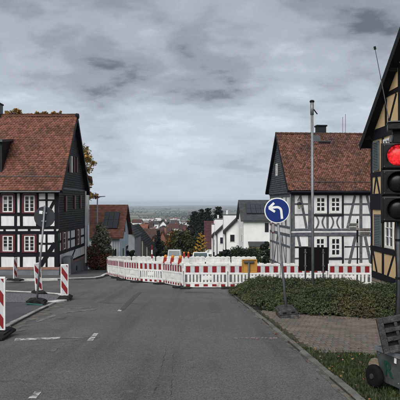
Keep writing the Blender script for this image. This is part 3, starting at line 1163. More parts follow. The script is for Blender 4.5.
# ================================================================== right half-timbered house
def right_house():
    a = R(4)
    U = Vector((math.cos(a), math.sin(a), 0))
    B = Vector((-math.sin(a), math.cos(a), 0))
    O = Vector((6.34, 39.0, 0))
    W, LN = 7.5, 10.5
    T = thing('half_timbered_house', 'grey and white half-timbered house with mottled red roof and black chimney', 'house', O + U * 5 + B * 3.7 + Vector((0, 0, gz(0, 41))), (0, 0, a))
    F = Frame(O, U, -B)
    FG = Frame(O, B, -U)
    ez, rz = 2.62, 7.04
    ov, ev = 0.3, 0.38
    slope = (rz - ez) / (W / 2 + ev)
    wt = ez + ev * slope - 0.06

    def pt(u, b, z):
        return O + U * u + B * b + Vector((0, 0, z))
    MB().prism([pt(0, 0, -3.0), pt(0, 0, wt), pt(0, W / 2, rz - 0.12), pt(0, W, wt), pt(0, W, -3.0)], U * LN).build('wall', PLASTER, T)
    MB().prism([pt(-0.05, -0.05, -6), pt(LN, -0.05, -6), pt(LN, W, -6), pt(-0.05, W, -6)], (0, 0, 3.0)).build('plinth', STONE, T)
    rf = MB()
    for s in (-1, 1):
        e = (W / 2 + s * (W / 2 + ev), ez)
        q = [(W / 2, rz), e, (e[0], e[1] - 0.13), (W / 2, rz - 0.16)]
        rf.prism([pt(-ov, b, z) for b, z in q], U * (LN + 2 * ov))
    roof = rf.build('roof', TIMB, T)
    vd = (B * (W / 2 + ev) + Vector((0, 0, rz - ez)))
    vl = vd.length
    vd.normalize()
    nr = U.cross(vd)
    o = shingles(T, 'roof_tiles', pt(-ov, -ev - 0.04, ez - 0.02), U, vd, nr, LN + 2 * ov, vl, 0.16, 0.14, TILE2, wave=0.016, lift=0.032, base=0.045, jitter=0.008, sag=0.032)
    o.parent = roof
    vd2 = (-B * (W / 2 + ev) + Vector((0, 0, rz - ez))).normalized()
    o = shingles(T, 'roof_tiles', pt(-ov, W + ev + 0.04, ez - 0.02), U, vd2, (vd2.cross(U)), LN + 2 * ov, vl, 0.4, 0.36, TILE2, lift=0.03, base=0.012)
    o.parent = roof
    n0 = len(COL.objects)
    ridge_tiles(T, pt(-ov, W / 2, rz + 0.03), pt(LN + ov, W / 2, rz + 0.03), 0.14, TILE2, 0.38)
    for ob in list(COL.objects)[n0:]:
        ob.parent = roof
    for s in (-1, 1):
        e = pt(-ov, W / 2 + s * (W / 2 + ev + 0.03), ez - 0.04)
        p = pt(-ov, W / 2, rz + 0.03)
        d = (p - e).normalized()
        up = d.cross(U) * (-1 if d.cross(U).z < 0 else 1)
        ob = MB().prism([e + up * 0.05, p + up * 0.05, p - up * 0.15, e - up * 0.15], -U * 0.03).build('verge_board', TIMB, T)
        ob.parent = roof
    g = MB()
    gb, gzz = -ev + 0.5, ez + 0.5 * slope
    for k in (0.10, 0.17):
        g.tube(pt(0, gb, gzz) + nr * k, pt(LN, gb, gzz) + nr * k, 0.014, n=5)
    u = 0.3
    while u < LN:
        g.tube(pt(u, gb, gzz), pt(u, gb, gzz) + nr * 0.2, 0.02, n=5)
        u += 0.85
    ob = g.build('snow_guard', GALVD, T)
    ob.parent = roof
    MB().tube(pt(-0.1, -ev - 0.09, ez - 0.08), pt(LN, -ev - 0.09, ez - 0.08), 0.055, n=8).build('gutter', TIMBL, T)
    # chimney, roof hatch and step
    FR = Frame(pt(0, W / 2 + 0.35, 0), U, -B)
    c0, z0 = FR.px(317.4, 136)
    c1, z1 = FR.px(326.2, 126.4)
    ch = MB().prism([pt(c0, W / 2 + 0.35, rz - 1.2), pt(c1, W / 2 + 0.35, rz - 1.2), pt(c1, W / 2 + 0.95, rz - 1.2), pt(c0, W / 2 + 0.95, rz - 1.2)], (0, 0, z1 - rz + 1.2)).build('chimney', TIMBL, T)
    cp = MB().prism([pt(c0 - 0.07, W / 2 + 0.28, z1), pt(c1 + 0.07, W / 2 + 0.28, z1), pt(c1 + 0.07, W / 2 + 1.02, z1), pt(c0 - 0.07, W / 2 + 1.02, z1)], (0, 0, 0.11)).build('chimney_cap', TIMB, T)
    cp.parent = ch

    def on_roof(px, py, k=0.06):
        FRo = Frame(pt(0, -ev, ez), U, nr, vd)
        return FRo, FRo.px(px, py, k)
    FRo, (h0, v0) = on_roof(313.2, 142)
    _, (h1, v1) = on_roof(319, 135.8)
    ob = MB().wbox(FRo, h0, h1, v0, v1, 0.0, 0.12).build('roof_hatch', GALVD, T)
    ob.parent = roof
    _, (h0, v0) = on_roof(318.5, 144)
    _, (h1, v1) = on_roof(329.5, 143)
    ob = MB().wbox(FRo, h0, h1, v0, v0 + 0.07, 0.05, 0.33).build('chimney_step', GALVD, T)
    ob.parent = roof
    for px, ty in ((342.5, 117), (345.2, 114)):
        c, z = FR.px(px, ty)
        ob = MB().tube(pt(c, W / 2 + 0.3, rz - 0.3), pt(c, W / 2 + 0.3, z), 0.016, n=6).build('antenna', GALVD, T)
        ob.parent = roof
    # ---- facade
    r = lambda x0, x1, y0, y1, m=TIMG, k=0.025, nm='timber': beam_rect(T, F, x0, x1, y0, y1, m, k1=k, name=nm)
    ln = lambda A, Bp, w, m=TIMG: beam_line(T, F, A, Bp, w, m)
    XE = 418
    r(291, XE, 191.0, 195.2, TIMBL, 0.05)
    r(291, XE, 228.2, 231.0)
    r(291, XE, 232.2, 236.2, TIMG, 0.06)
    r(291, XE, 268, 271)
    r(290.9, 294.6, 195.2, 228.2, TIMG, 0.04)
    r(290.9, 294.6, 236.2, 268, TIMG, 0.04)
    # left bays
    for x in (309.6,):
        r(x - 1.5, x + 1.5, 195.2, 228.2, k=0.022)
        r(x - 1.5, x + 1.5, 236.2, 268, k=0.022)
    r(294.6, 308, 203.2, 204.8, k=0.018)
    r(294.6, 308, 213.8, 215.6, k=0.018)
    r(294.6, 308, 246.4, 248.2, TIMBL, 0.018)
    r(294.6, 308, 257.6, 259.2, TIMG, 0.018)
    ln((300.2, 195.5), (306.5, 228), 0.17)
    ln((298, 236.5), (304.5, 268), 0.17)
    # window bays
    for x in (327.9, 342.8):
        r(x - 0.9, x + 0.9, 195.2, 214, TIMBL, 0.03)
        r(x - 0.9, x + 0.9, 236.2, 268, TIMBL, 0.03)
    r(311.2, 313.6, 195.2, 214, TIMBL, 0.03)
    r(311.2, 313.4, 236.2, 257.6, TIMBL, 0.03)
    r(311.1, 343.7, 214, 216.2, TIMBL, 0.045)
    r(311.1, 343.7, 257.6, 259.8, TIMBL, 0.045)
    for x in (313, 327.6, 342.6):
        r(x - 1.2, x + 1.2, 216.2, 228.2, k=0.02)
    # curved braces below the upper windows
    for (xa, bulge) in ((316.2, 2.3), (324.6, -2.3), (331.0, 2.3), (339.2, -2.3)):
        n = 7
        prev = None
        mb = MB()
        pts = []
        for i in range(n + 1):
            t = i / n
            y = 216.2 + 12 * t
            pts.append(Vector(F.px(xa + bulge * math.sin(math.pi * t), y)))
        for p, q in zip(pts[:-1], pts[1:]):
            s = Vector((0.06, 0))
            mb.prism([F.at(*(p - s), -0.03), F.at(*(q - s), -0.03), F.at(*(q + s), -0.03), F.at(*(p + s), -0.03)], F.n * 0.05)
        mb.build('curved_brace', TIMG, T)

    def win(x0, x1, y0, y1):
        a0, b0 = F.px(x0, y1)
        a1, b1 = F.px(x1, y0)
        window(T, F, a0, a1, b0, b1, 2, 3, None, halves=1, fw=0.17, mw=0.085, k=0.05)
    win(314.6, 326.6, 195.8, 213.2)
    win(329.4, 341.4, 195.8, 213.2)
    win(314.4, 326.0, 236.6, 257)
    win(329.6, 341.4, 236.6, 257)
    # right bays
    for x in (360.8, 378, 396):
        r(x - 1.5, x + 1.5, 195.2, 228.2, k=0.022)
        r(x - 1.5, x + 1.5, 236.2, 268, k=0.022)
    r(343.7, XE, 203.2, 205, k=0.017)
    r(343.7, XE, 213.8, 215.6, k=0.017)
    r(344.4, XE, 245.8, 247.4, TIMBL, 0.017)
    r(344.4, XE, 257.8, 259.6, TIMG, 0.017)
    ln((355, 195.5), (347.4, 228), 0.17)
    ln((366.8, 195.5), (374, 228), 0.17)
    ln((355.4, 236.5), (348, 268), 0.20)
    ln((365, 236.5), (371.6, 268), 0.20)
    # wrought iron lantern on its bracket
    lp = F.px(297.6, 200.5)
    q = F.at(lp[0], lp[1], 0.0)
    lt = thing('wall_lantern', 'small wrought-iron lantern hanging from the corner of the grey timbered house', 'lantern', q)
    N3 = F.n
    MB().tube(q, q + N3 * 0.45 + Vector((0, 0, 0.22)), 0.018, n=6).tube(q + N3 * 0.45 + Vector((0, 0, 0.22)), q + N3 * 0.5 + Vector((0, 0, -0.1)), 0.014, n=6).tube(q - Vector((0, 0, 0.2)), q + N3 * 0.3 + Vector((0, 0, 0.14)), 0.013, n=6).build('bracket', TIMBL, lt)
    c = q + N3 * 0.5 + Vector((0, 0, -0.1))
    MB().lathe(c, (0, 0, -1), [(0.02, 0), (0.16, 0.10), (0.20, 0.16), (0.19, 0.18)], 8).build('lantern_hood', TIMBL, lt)
    MB().lathe(c, (0, 0, -1), [(0.15, 0.18), (0.09, 0.42), (0.04, 0.47)], 8).build('lantern_glass', mat('old_glass', (0.34, 0.31, 0.24), 0.25, (0.2, 0.18, 0.14), 8, 3), lt)
    # ---- gable side
    zb = P(279, 194.5, 42.5).z

    def ins(s, t):
        return zb + t < rz - abs(s - W / 2) * slope - 0.05
    shingles(T, 'slate_cladding', pt(0, W, zb) - U * 0.0, -B, (0, 0, 1), -U, W, rz - zb, 0.24, 0.16, SLATE2, inside=lambda s, t: ins(W - s, t), lift=0.0035, jitter=0.002, fill=0.93, base=0.09)
    MB().prism([pt(-0.085, -0.02, zb), pt(-0.085, -0.02, wt), pt(-0.085, W / 2, rz - 0.14), pt(-0.085, W, wt), pt(-0.085, W, zb)], U * 0.085).build('cladding_board', SLATE2, T)
    a0, b0 = FG.px(275.9, 176, 0.1)
    a1, b1 = FG.px(277.4, 163.5, 0.1)
    window(T, Frame(O - U * 0.1, B, -U), min(a0, a1), max(a0, a1), b0, b1, 1, 2, None, fw=0.1)
    Fg = FG
    zl = [zb - 0.02, 1.0, 0.35, 0.0, -1.15, -2.95]
    for k, (z0, z1) in enumerate(((zb - 0.22, zb), (1.05, 1.2), (-0.05, 0.12), (-0.62, -0.42), (-1.4, -1.25), (-3.0, -2.8))):
        beam_uv(T, FG, 0, W, z0, z1, TIMG, k1=0.03 - k * 0.002)
    for b in (0.1, 1.5, 2.9, 4.4, 5.9, W - 0.12):
        beam_uv(T, FG, b - 0.11, b + 0.11, 0.12, zb - 0.22, TIMG, k1=0.02)
        beam_uv(T, FG, b - 0.11, b + 0.11, -2.8, -0.62, TIMG, k1=0.02)
    beam_line(T, FG, (1.6, -2.8), (2.8, -0.65), 0.17, TIMG, px=False)
    beam_line(T, FG, (4.5, -0.65), (5.8, -2.8), 0.17, TIMG, px=False)
    beam_line(T, FG, (1.6, 0.15), (2.8, zb - 0.25), 0.17, TIMG, px=False)
    MB().tube(pt(-0.06, -0.1, -3.2), pt(-0.06, -0.1, 2.4), 0.05, n=8).build('downpipe', GALV, T)
    # round no-entry style sign pole near the gable
    s = thing('round_traffic_sign', 'small round white sign with red rim on a grey pole beside the grey house', 'sign', (P(272.2, 228, 33).x, 33, gz(0, 33)), (0, 0, R(62)))
    h = P(272.2, 228, 33).z - gz(0, 33)
    MB().tube((0, 0, -0.1), (0, 0, h + 0.35), 0.03, n=8).build('pole', GALVD, s, local=True)
    MB().lathe((0, -0.035, h), (0, -1, 0), [(0.33, 0), (0.33, 0.012)], 28).build('sign_rim', SIGNRED, s, local=True)
    MB().lathe((0, -0.047, h), (0, -1, 0), [(0.255, 0), (0.255, 0.004)], 28).build('sign_face', SIGNWHITE, s, local=True)


right_house()

# ================================================================== black and cream gabled house at the right edge
def black_house():
    C = Vector((8.24, 27.0, 0))
    U = Vector((0.0357, -1, 0)).normalized()       # along the gable, towards the camera
    Vv = Vector((1, 0.0357, 0)).normalized()        # away from the road
    n = -Vv
    W, LN = 13.0, 11.0
    T = thing('half_timbered_house', 'black timbered house with cream panels and overhanging dark gable roof', 'house', C + U * 6.5 + Vv * 5 + Vector((0, 0, gz(0, 21))))
    F = Frame(C, U, n)
    tz = 4.95
    sl = 0.815
    az = tz + sl * W / 2

    def pt(s, v, z):
        return C + U * s + Vv * v + Vector((0, 0, z))
    MB().prism([pt(0, 0, -1.75), pt(0, 0, tz), pt(W / 2, 0, az - 0.1), pt(W, 0, tz), pt(W, 0, -1.75)], Vv * LN).build('wall', CREAM, T)
    # rubble plinth of separate stones
    MB().prism([pt(0.02, 0.03, -3), pt(W, 0.03, -3), pt(W, LN, -3), pt(0.02, LN, -3)], (0, 0, 1.25)).build('plinth', STONE, T)
    s = 0.0
    for row in range(3):
        s = 0.0
        z0 = -2.45 + row * 0.24
        while s < 6.0:
            w = random.uniform(0.25, 0.55)
            MB().wbox(F, s + 0.012, s + w - 0.012, z0 + 0.012, z0 + 0.23, -0.06, random.uniform(0.0, 0.035)).build('stone', STONE, T, bevel=0.02)
            s += w
    rf = MB()
    oh = 0.38
    for sgn in (-1, 1):
        e = (W / 2 + sgn * (W / 2 + 0.45), az - sl * (W / 2 + 0.45))
        q = [(W / 2, az), e, (e[0], e[1] - 0.16), (W / 2, az - 0.2)]
        rf.prism([pt(a, -oh, z) for a, z in q], Vv * (LN + oh))
    roof = rf.build('roof', TIMB, T)
    for sgn in (-1, 1):
        e = pt(W / 2 + sgn * (W / 2 + 0.5), -oh, az - sl * (W / 2 + 0.5))
        p = pt(W / 2, -oh, az)
        d = (p - e).normalized()
        up = d.cross(Vv)
        up = up if up.z > 0 else -up
        ob = MB().prism([e + up * 0.06, p + up * 0.06, p - up * 0.26, e - up * 0.26], -Vv * 0.04).build('barge_board', TIMB, T)
        ob.parent = roof
        vd = d
        nr = up
        org = e + Vv * 0.0
        ob = shingles(T, 'roof_tiles', org + nr * 0.03, Vv, vd, nr, LN + oh, (p - e).length, 0.4, 0.36, TILE2, lift=0.03)
        ob.parent = roof
    # purlin ends under the overhang
    for a_ in (0.1, 3.2, 9.8):
        z = tz - 0.25 + sl * min(a_, W - a_)
        MB().prism([pt(a_ - 0.1, -oh + 0.03, z), pt(a_ + 0.1, -oh + 0.03, z), pt(a_ + 0.1, -oh + 0.03, z + 0.24), pt(a_ - 0.1, -oh + 0.03, z + 0.24)], Vv * 0.5).build('purlin_end', TIMB, T)
    bu = lambda a0, a1, b0, b1, k=0.03: beam_uv(T, F, a0, a1, b0, b1, TIMB, k1=k)
    bu(-0.04, W, -1.76, -1.48, 0.06)
    bu(0, W, -0.52, -0.28)
    bu(0, W, 1.45, 2.18, 0.05)
    bu(0, W, 2.98, 3.2)
    bu(-0.1, W, 4.72, 5.2, 0.06)
    bu(1.7, W - 1.7, 6.45, 6.65)
    bu(3.2, W - 3.2, 7.9, 8.1)
    posts = [0.13, 1.62, 3.35, 4.9, 6.5, 8.1, 9.7, 11.3, 12.87]
    for a_ in posts:
        bu(a_ - 0.12, a_ + 0.12, -1.48, -0.52, 0.02)
        bu(a_ - 0.12, a_ + 0.12, -0.28, 1.45, 0.02)
        bu(a_ - 0.12, a_ + 0.12, 2.18, 2.98, 0.02)
        bu(a_ - 0.12, a_ + 0.12, 3.2, 4.72, 0.02)
    for a_ in (2.0, 3.5, 5.0, 6.5, 8.0, 9.5, 11.0):
        top = az - sl * abs(a_ - W / 2) - 0.2
        for z0, z1 in ((5.2, 6.45), (6.65, 7.9), (8.1, 9.4)):
            if top > z0 + 0.2:
                bu(a_ - 0.11, a_ + 0.11, z0, min(z1, top), 0.02)
    br = lambda A, B_, w=0.15: beam_line(T, F, A, B_, w, TIMB, px=False)
    br((0.3, -0.52), (0.85, -1.5)); br((2.9, -0.52), (2.2, -1.5)); br((4.0, -0.52), (4.6, -1.5))
    br((0.75, 2.98), (0.45, 2.18)); br((0.8, 2.98), (1.2, 2.18)); br((2.4, 2.98), (2.0, 2.18)); br((2.5, 2.98), (2.9, 2.18))
    br((2.1, 3.2), (2.6, 4.7)); br((5.2, 5.2), (3.8, 6.4)); br((2.3, 5.2), (3.2, 6.4))
    # windows and louvred shutters

    def shutter(a0, a1, b0, b1):
        sh = MB().wbox(F, a0, a0 + 0.07, b0, b1, 0.02, 0.08).wbox(F, a1 - 0.07, a1, b0, b1, 0.02, 0.08).wbox(F, a0, a1, b0, b0 + 0.08, 0.02, 0.081).wbox(F, a0, a1, b1 - 0.08, b1, 0.02, 0.081).wbox(F, a0, a1, b0, b1, 0.015, 0.035).build('shutter', SHUTG, T)
        k = int((b1 - b0 - 0.16) / 0.075)
        for i in range(k):
            z = b0 + 0.1 + i * (b1 - b0 - 0.18) / k
            o = MB().hexa([F.at(a0 + 0.07, z, 0.04), F.at(a1 - 0.07, z, 0.04), F.at(a1 - 0.07, z, 0.075), F.at(a0 + 0.07, z, 0.075), F.at(a0 + 0.07, z + 0.06, 0.036), F.at(a1 - 0.07, z + 0.06, 0.036), F.at(a1 - 0.07, z + 0.07, 0.045), F.at(a0 + 0.07, z + 0.07, 0.045)]).build('slat', SHUTG, T)
            o.parent = sh
    shutter(0.62, 1.42, -0.26, 1.22)
    window(T, F, 1.95, 2.95, -0.24, 1.15, 1, 3, None, halves=2, fw=0.1, k=0.06)
    shutter(3.45, 4.2, -0.26, 1.22)
    shutter(0.45, 1.2, 3.25, 4.62)
    window(T, F, 1.75, 2.5, 3.3, 4.6, 1, 2, None, halves=2, fw=0.1, k=0.06)
    shutter(3.0, 3.7, 3.25, 4.62)


black_house()

# ================================================================== street furniture
def barrier(p0, p1, label, red=True, zo=0.0, group='red and white barrier panels round the roadworks'):
    p0, p1 = Vector(p0), Vector(p1)
    a = Vector((p0.x, p0.y, gz(*p0) + zo))
    b = Vector((p1.x, p1.y, gz(*p1) + zo))
    L = (b - a).length - 0.03
    xa = (b - a).normalized()
    ya = Vector((0, 0, 1)).cross(xa).normalized()
    za = xa.cross(ya)
    M = Matrix((xa, ya, za)).transposed()
    T = thing('barrier_panel', label, 'barrier', (a + b) / 2 + Vector((0, 0, 0.03)), M.to_euler(), group)
    h = L / 2
    f = MB()
    f.b2(-h, h, -0.025, 0.025, 0.90, 0.985)
    f.b2(-h + 0.04, h - 0.04, -0.023, 0.023, 0.545, 0.615)
    f.b2(-h + 0.04, h - 0.04, -0.023, 0.023, 0.175, 0.235)
    f.b2(-h, -h + 0.05, -0.027, 0.027, 0.02, 0.90)
    f.b2(h - 0.05, h, -0.027, 0.027, 0.02, 0.90)
    # hooks along the top
    k = max(3, round(L / 0.3))
    for i in range(k):
        c = -h + (i + 0.5) * L / k
        f.b2(c - 0.09, c + 0.09, -0.022, 0.022, 0.985, 1.015)
    f.build('frame', BARW, T, local=True, bevel=0.006)
    MB().b2(-h + 0.05, h - 0.05, -0.012, 0.012, 0.60, 0.905).build('reflective_band', BARBAND if red else BARW, T, local=True)
    MB().b2(-h + 0.05, h - 0.05, -0.018, 0.018, 0.03, 0.18).build('bottom_board', BARW, T, local=True)
    nq = max(2, round(L / 0.34))
    st = L / nq
    if red:
        for i in range(nq):
            c = -h + (i + 0.5) * st
            c0, c1 = max(c - st * 0.25, -h + 0.055), min(c + st * 0.25, h - 0.055)
            MB().b2(c0, c1, -0.0165, 0.0165, 0.632, 0.885).build('red_panel', SIGNRED, T, local=True)
            MB().b2(c0, c1, -0.0225, 0.0225, 0.062, 0.155).build('red_marker', SIGNRED, T, local=True)
    ns = max(3, round(L / 0.155))
    ps = (L - 0.1) / ns
    plate = (int(ns * 0.42), int(ns * 0.42) + 2)
    for i in range(1, ns):
        c = -h + 0.05 + i * ps
        MB().b2(c - ps * 0.29, c + ps * 0.29, -0.016, 0.016, 0.23, 0.55).build('slat', BARW, T, local=True)
    c = -h + 0.05 + (sum(plate) / 2 + 0.5) * ps
    MB().b2(c - ps * 1.25, c + ps * 1.25, -0.021, 0.021, 0.33, 0.50).build('name_plate', BARW, T, local=True)
    for s in (-1, 1):
        x = s * (h - 0.06)
        ft = MB()
        ft.prism([(x - 0.2, -0.38, -0.03), (x + 0.2, -0.38, -0.03), (x + 0.2, 0.38, -0.03), (x - 0.2, 0.38, -0.03)], (0, 0, 0.09))
        if s == -1 or True:
            ft.build('foot', RUBBER, T, local=True, bevel=0.02)
    return T


def build_barriers():
    D = 22.9
    line = [(-6.0, 36.2), (-5.35, 32.7), (-4.40, 30.4), (-3.85, 28.6), (-2.90, 26.9), (-1.68, 25.6), (-0.70, 23.15)]
    words = ['barrier panel nearly edge-on at the far left end beside the red-leaved bush',
             'short slanted barrier panel, second from the far left end of the row',
             'narrow barrier panel just right of the pale kerb end, third from left',
             'barrier panel below the dark barn roof, fourth from the left end',
             'barrier panel below the marker post, fifth from the left end',
             'slanting barrier panel carrying three amber warning lamps']
    for k, (a, b) in enumerate(zip(line[:-1], line[1:])):
        barrier(a, b, words[k])
    xs = [-0.68, 1.14, 3.28, 5.20, 7.0]
    words = ['front barrier panel facing the road, left of the yellow board',
             'front barrier panel behind the yellow board at the hedge corner',
             'barrier panel behind the hedge, behind the dark sign board',
             'rightmost barrier panel behind the hedge, by the stone plinth']
    for k, (a, b) in enumerate(zip(xs[:-1], xs[1:])):
        barrier((a, D - 0.02 * k), (b, D - 0.02 * (k + 1)), words[k])
    # white panels on the far side of the works
    n = 6
    x0 = -6.1
    ord_ = ['leftmost', 'second from left', 'third from left', 'fourth from left', 'fifth from left', 'rightmost']
    for k in range(n):
        a = (x0 + k * 1.62, 37.2 - 0.3 * k)
        b = (x0 + (k + 1) * 1.62 - 0.04, 37.2 - 0.3 * (k + 1))
        barrier(a, b, 'plain white barrier panel beyond the roadworks, %s of the back row' % ord_[k], False, 0.06, 'plain white barrier panels of the back row')
    return


build_barriers()


def warning_lamp(loc, label, sc=1.0, tilt=0.0):
    T = thing('warning_lamp', label, 'lamp', loc, (0, tilt, 0), 'amber warning lamps on the barriers')
    MB().b2(-0.07 * sc, 0.07 * sc, -0.05, 0.05, -0.09, 0.17 * sc).build('housing', LAMPRED, T, local=True, bevel=0.015)
    MB().lathe((0, 0, 0.225 * sc), (0, -1, 0), [(0.045 * sc, -0.05), (0.068 * sc, -0.035), (0.068 * sc, 0.035), (0.045 * sc, 0.055)], 16).build('lens', AMBER, T, local=True, smooth=True)
    MB().b2(-0.02, 0.02, -0.02, 0.02, -0.16, -0.09).build('clamp', BLACKPL, T, local=True)


def build_lamps():
    a, b = Vector((-1.68, 25.6)), Vector((-0.70, 23.15))
    for t, w in ((0.08, 'left'), (0.46, 'middle'), (0.84, 'right')):
        p = a.lerp(b, t)
        warning_lamp((p.x, p.y, gz(p.x, p.y) + 1.06), 'amber warning lamp with red body, %s one of three on the slanting barrier' % w, 1.0, R(10))
    for px, w in ((184, 'left'), (188.4, 'right')):
        d = 35.6
        p = P(px, 258.5, d)
        warning_lamp((p.x, d + 0.05, gz(p.x, d) + 1.12), 'amber warning lamp on the white back row of barriers, %s of the pair' % w, 0.95)


build_lamps()


def stripe_board(T, w, h, z0, y=0.0, mirror=False, both=True):
    """white board with red diagonal stripes clipped to its rectangle"""
    hw = w / 2
    MB().b2(-hw, hw, y - 0.02, y + 0.02, z0, z0 + h).build('board', SIGNWHITE, T, local=True, bevel=0.012)
    iw, b0, b1 = hw - 0.03, z0 + 0.035, z0 + h - 0.035

    def clip(poly, ax, lim, keep_less):
        outp = []
        for i in range(len(poly)):
            p, q = poly[i], poly[(i + 1) % len(poly)]
            ip = (p[ax] <= lim) if keep_less else (p[ax] >= lim)
            iq = (q[ax] <= lim) if keep_less else (q[ax] >= lim)
            if ip:
                outp.append(p)
            if ip != iq:
                t = (lim - p[ax]) / (q[ax] - p[ax])
                outp.append((p[0] + t * (q[0] - p[0]), p[1] + t * (q[1] - p[1])))
        return outp
    MB().b2(-iw, iw, y - 0.0222, y + 0.0222, b0, b1).build('reflective_sheet', BARBAND, T, local=True)
    st = 0.44
    rise = 0.27 if not mirror else -0.27
    k = -1
    zz_ = b0 - st * 0.45
    while zz_ < b1 + 0.6:
        poly = [(-iw, zz_), (iw, zz_ - rise), (iw, zz_ - rise + st * 0.5), (-iw, zz_ + st * 0.5)]
        poly = clip(poly, 1, b0, False)
        if len(poly) > 2:
            poly = clip(poly, 1, b1, True)
        if len(poly) > 2:
            MB().prism([(p[0], y - 0.0245, p[1]) for p in poly], (0, 0.049, 0)).build('red_stripe', SIGNRED, T, local=True)
        zz_ += st


def base_plate(T, w, d, h, m=RUBBER, name='base', rot=0.0, z=0.0):
    c, s = math.cos(rot), math.sin(rot)
    Rm = Matrix.Rotation(rot, 3, 'Z')
    mb = MB()
    n = 8
    pr = [(-w / 2, 0), (-w / 2, h * 0.45), (-w / 2 + 0.06, h * 0.8), (-0.1, h), (0.1, h), (w / 2 - 0.06, h * 0.8), (w / 2, h * 0.45), (w / 2, 0)]
    mb.prism([Rm @ Vector((x, -d / 2, zz2)) + Vector((0, 0, z)) for x, zz2 in pr], Rm @ Vector((0, d, 0)))
    o = mb.build(name, m, T, local=True, bevel=0.012)
    # raised ribs and grip holes
    for sx in (-1, 1):
        q = MB().box(Rm @ Vector((sx * w * 0.36, 0, h * 0.82)) + Vector((0, 0, z)), (0.05, d * 0.55, h * 0.25), Rm).build('rib', m, T, local=True, bevel=0.006)
        q.parent = o
        q = MB().box(Rm @ Vector((sx * w * 0.22, -d / 2 - 0.001, h * 0.45)) + Vector((0, 0, z)), (w * 0.18, 0.012, h * 0.35), Rm).build('grip_recess', BLACKPL, T, local=True)
        q.parent = o
    return o


def beacon(gx, gy, label, yaw=0.0, mirror=False, lean=0.0, zo=0.045, w=0.25):
    T = thing('delineator_beacon', label, 'beacon', (gx, gy, gz(gx, gy) + zo), (0, lean, yaw), 'red and white striped beacons')
    base_plate(T, 0.40, 0.78, 0.085)
    stripe_board(T, w, 1.0, 0.10, mirror=mirror)
    MB().b2(-0.03, 0.03, -0.018, 0.018, 0.05, 0.12).build('post', BLACKPL, T, local=True)


